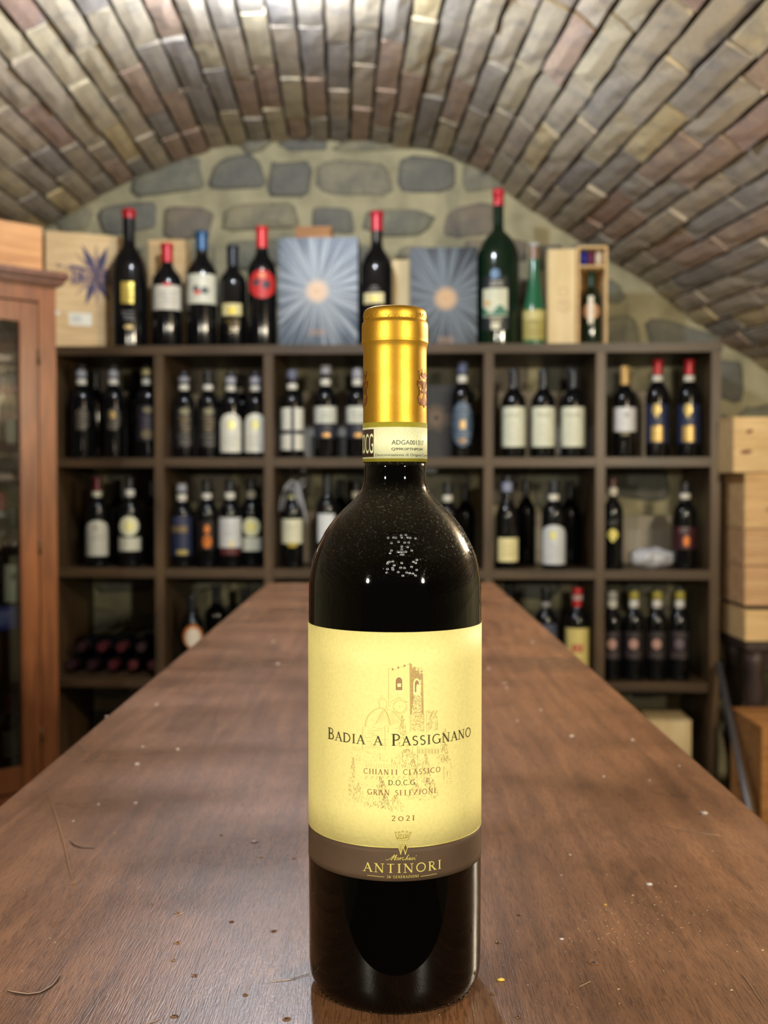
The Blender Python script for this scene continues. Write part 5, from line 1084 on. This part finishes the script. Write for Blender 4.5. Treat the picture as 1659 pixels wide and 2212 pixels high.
for k in range(2):
    x0 = .055 + k * (cw - .11) / 2 + .001; x1 = .055 + (k + 1) * (cw - .11) / 2 - .001
    dr = empty('door', (0, 0, 0), parent=cab)
    CB('stile', x0, x0 + .052, -.004, .018, zd0, zd1, M_CAB, dr); CB('stile', x1 - .052, x1, -.004, .018, zd0, zd1, M_CAB, dr); CB('rail', x0 + .052, x1 - .052, -.004, .018, zd1 - .055, zd1, M_CAB, dr); CB('rail', x0 + .052, x1 - .052, -.004, .018, zd0, zd0 + .07, M_CAB, dr)
    CB('pane', x0 + .050, x1 - .050, .005, .008, zd0 + .068, zd1 - .053, M_PANE, dr, b=0)
    if k == 1:
        for z in (zd0 + .15, (zd0 + zd1) / 2, zd1 - .15):
            mb = MB(); mb.tube([(x1 + .001, -.006, z - .02), (x1 + .001, -.006, z + .02)], .0045, 8); mb.build('hinge', plain('dark_brass', rgb(96, 70, 44), .4, .6, var=0), dr, smooth=True)
csh = [CZ + .035, CZ - .335, zd0 + .02, CZ + .36]
for z in csh: CB('shelf_board', .018, cw - .018, .03, cdp - .013, z - .018, z, M_CABD)
def CW(x, y, z): return corg + Matrix.Rotation(rzc, 3, 'Z') @ Vector((x, y, z))
def cab_hit(px, depth):
    n = Matrix.Rotation(rzc, 3, 'Z') @ Vector((0, -1, 0)); return hit_plane(px, 1050, CW(0, depth, 0), n)
def cbottle(px, zs_, top, hwp, depth, text, **kw):
    """a bottle standing inside the cabinet"""
    c = cab_hit(px, depth); d = (c - O0).dot(ED); return bottle(px, zs_, top, hwp, d, text, group='bottles in the glass cabinet', **kw)
cbottle(26, csh[0], 800, 27, .10, 'bottle with white label behind the cabinet glass, upper shelf', cap=(BK, None), labels=[('rect', 12, 38, 905, 958, (206, 206, 180))])
cbottle(-6, csh[0], 770, 27, .16, 'bottle with tall pale label at the frame edge, upper cabinet shelf', cap=(BK, None), labels=[('rect', -24, 6, 852, 945, (200, 202, 178))])
cbottle(26, csh[1], 1095, 27, .10, 'bottle with white crest label behind the cabinet glass, middle shelf', cap=(BK, None), labels=[('rect', 8, 42, 1220, 1300, (200, 198, 170)), ('ellipse', 20, 33, 1236, 1254, (96, 100, 90))])
cbottle(0, csh[1], 1064, 27, .17, 'red capped bottle with gold medal label at the frame edge in the cabinet', cap=((180, 30, 34), 1102), seal=(1106, 1124), labels=[('ellipse', -10, 16, 1160, 1192, (226, 196, 70), .4), ('rect', -12, 10, 1200, 1260, (60, 52, 40), 0, 1)])
cbottle(20, csh[2], 1500, 28, .10, 'bottle with pale green label on the lowest cabinet shelf', cap=((120, 50, 56), 1540), labels=[('rect', 4, 36, 1580, 1634, (150, 152, 122)), ('scrib', 10, 30, 1590, 1625, (90, 96, 70))])
# blue cloth on the cabinet shelf edge
c0 = cab_hit(20, .06); mb = MB(); V = []; Fc = []; rr = random.Random(4)
for i in range(15):
    for j in range(5):
        x = .5 + i * .018; zz = csh[1] + (.002 if j == 0 else -.002 - (j - 1) * .020); y = .060 if j == 0 else .026 + .004 * sin(i * 1.9 + j)
        V.append((x, y, zz))
for i in range(14):
    for j in range(4): a = i * 5 + j; Fc.append((a, a + 5, a + 6, a + 1))
t = empty('cloth_runner', corg, rzc); tag(t, 'blue cloth hanging over the middle shelf edge inside the cabinet', 'cloth'); cl = mobj('cloth', V, Fc, paper(30, 40, 96), t, smooth=True)
md = cl.modifiers.new('th', 'SOLIDIFY'); md.thickness = .002
# orange crate on the cabinet
cr = case_world('wooden_crate', CW(cw - .47 + .0, .03, CH + .001), rzc, .445, .26, .13, M_PINEO, 'orange brown wooden wine crate lying on top of the cabinet', 'crate', plank=1)
mb = MB(); V = []
for rr_, in ((.03,),):
    pts = arcp(.20, .065, rr_, rr_, 0, 360, 20); V = []; Fc = []; ribbon(pts, .007, V, Fc, lambda q: Vector((q[0], -.0008, q[1]))); mobj('printed_ring', V, Fc, paper(170, 40, 60), cr)
# ------------------------------------------------------------------ stack of crates at the right
def stack(px, pyt, pyb, y, dep, w, mat, text, plank=1, knots=()):
    o = hit_plane(px, (pyt + pyb) / 2, (0, y, 0), (0, 1, 0)); zt_ = hit_plane(px, pyt, (0, y, 0), (0, 1, 0)).z; zb = hit_plane(px, pyb, (0, y, 0), (0, 1, 0)).z
    t = case_world('wooden_crate', (o.x, y, zb + .0005), 0, w, dep, zt_ - zb - .001, mat, text, 'crate', 'wooden crates stacked at the right', plank=plank)
    for kx, ky, kw, kh in knots:
        a = hit_plane(kx, ky, (0, y - .0006, 0), (0, 1, 0)) - Vector(t.location); V = [Vector((a.x + kw / F * y / 2 * cos(q) + kh / F * y * .3 * sin(q), a.y, a.z + kh / F * y / 2 * sin(q))) for q in [2 * pi * k / 14 for k in range(14)]]
        mobj('knot', V, [tuple(range(13, -1, -1))], paper(124, 72, 44), t)
    return t
stack(1585, 900, 1021, 3.40, .30, .42, M_PINE, 'topmost crate of the right hand stack, pale with two dark knots', 1, [(1619, 932, 15, 9), (1612, 976, 26, 10)])
M_PINER = wood('reddish_pine', rgb(190, 146, 104), rgb(224, 186, 140), (4, 30, 50), .6)
stack(1609, 1021, 1142, 3.42, .28, .40, M_PINEK, 'second crate from the top of the right hand stack, plain front')
stack(1609, 1143, 1222, 3.42, .28, .40, M_PINER, 'upper striped crate in the middle of the right hand stack', 3)
stack(1609, 1223, 1309, 3.42, .28, .40, M_PINER, 'lower striped crate in the middle of the right hand stack', 3)
stack(1610, 1318, 1386, 3.42, .28, .40, M_PINE, 'lowest crate of the right hand stack, resting on the dark stand', 1)
zst = hit_plane(1610, 1386, (0, 3.42, 0), (0, 1, 0)).z
xs = hit_plane(1612, 1386, (0, 3.42, 0), (0, 1, 0)).x
# a thin dark piece filling the gap between the last two crates
zg0, zg1 = hit_plane(1610, 1318, (0, 3.42, 0), (0, 1, 0)).z, hit_plane(1610, 1309, (0, 3.42, 0), (0, 1, 0)).z
mb = MB(); mb.box(xs + .01, xs + .38, 3.44, 3.68, zg0, zg1); tag(mb.build('gap_filler', M_CK), 'thin dark piece filling the gap between the two lowest stacked crates', 'board')
M_DK = wood('dark_stand_wood', rgb(52, 40, 38), rgb(76, 60, 56), (40, 40, 5), .5)
st = empty('stand', (xs, 3.42, 0)); tag(st, 'dark turned-leg stand under the crates at the right', 'stand')
mb = MB(); mb.box(.0, .42, .0, .30, zst - .03, zst, b=.004); mb.build('stand_top', M_DK, st)
for x in (.045, .375):
    for y in (.045, .255):
        mb = MB(); hh = zst - .03; mb.lathe([(.024, 0), (.03, .02), (.02, .06), (.022, hh * .3), (.036, hh * .42), (.03, hh * .5), (.018, hh * .55), (.03, hh * .62), (.038, hh * .75), (.028, hh * .86), (.034, hh * .92), (.034, hh)], 18, c=(x, y)); mb.build('leg', M_DK, st, smooth=True)
mb = MB(); mb.box(.03, .39, .035, .055, zst - .10, zst - .03); mb.build('rail', M_DK, st)
o = hit_plane(1643, 1570, (0, 3.12, 0), (0, 1, 0)); case_world('wooden_crate', (o.x + .004, 3.12, .0), 0, .4, .28, o.z, M_PINEO, 'wooden crate standing on the floor at the lower right edge', 'crate', plank=2)
a = hit_plane(1553, 1438, (0, 3.50, 0), (0, 1, 0)); b = hit_plane(1628, 1800, (0, 2.98, 0), (0, 1, 0)); dirv = (b - a); b2 = a + dirv * (a.z / (a.z - b.z))
po = empty('pole', (b2.x, b2.y, .0)); tag(po, 'grey metal pole leaning between shelf and crates at the right', 'pole'); M_POLE = plain('grey_metal', rgb(110, 108, 112), .4, .6, var=.05)
mb = MB(); mb.tube([Vector((0, 0, .012)), a - b2], .011, 14); mb.build('shaft', M_POLE, po, smooth=True)
mb = MB(); q = (a - b2).normalized(); mb.tube([a - b2 - q * .0, a - b2 + q * .012], [.013, .010], 14); mb.build('end_cap', M_CK, po, smooth=True)
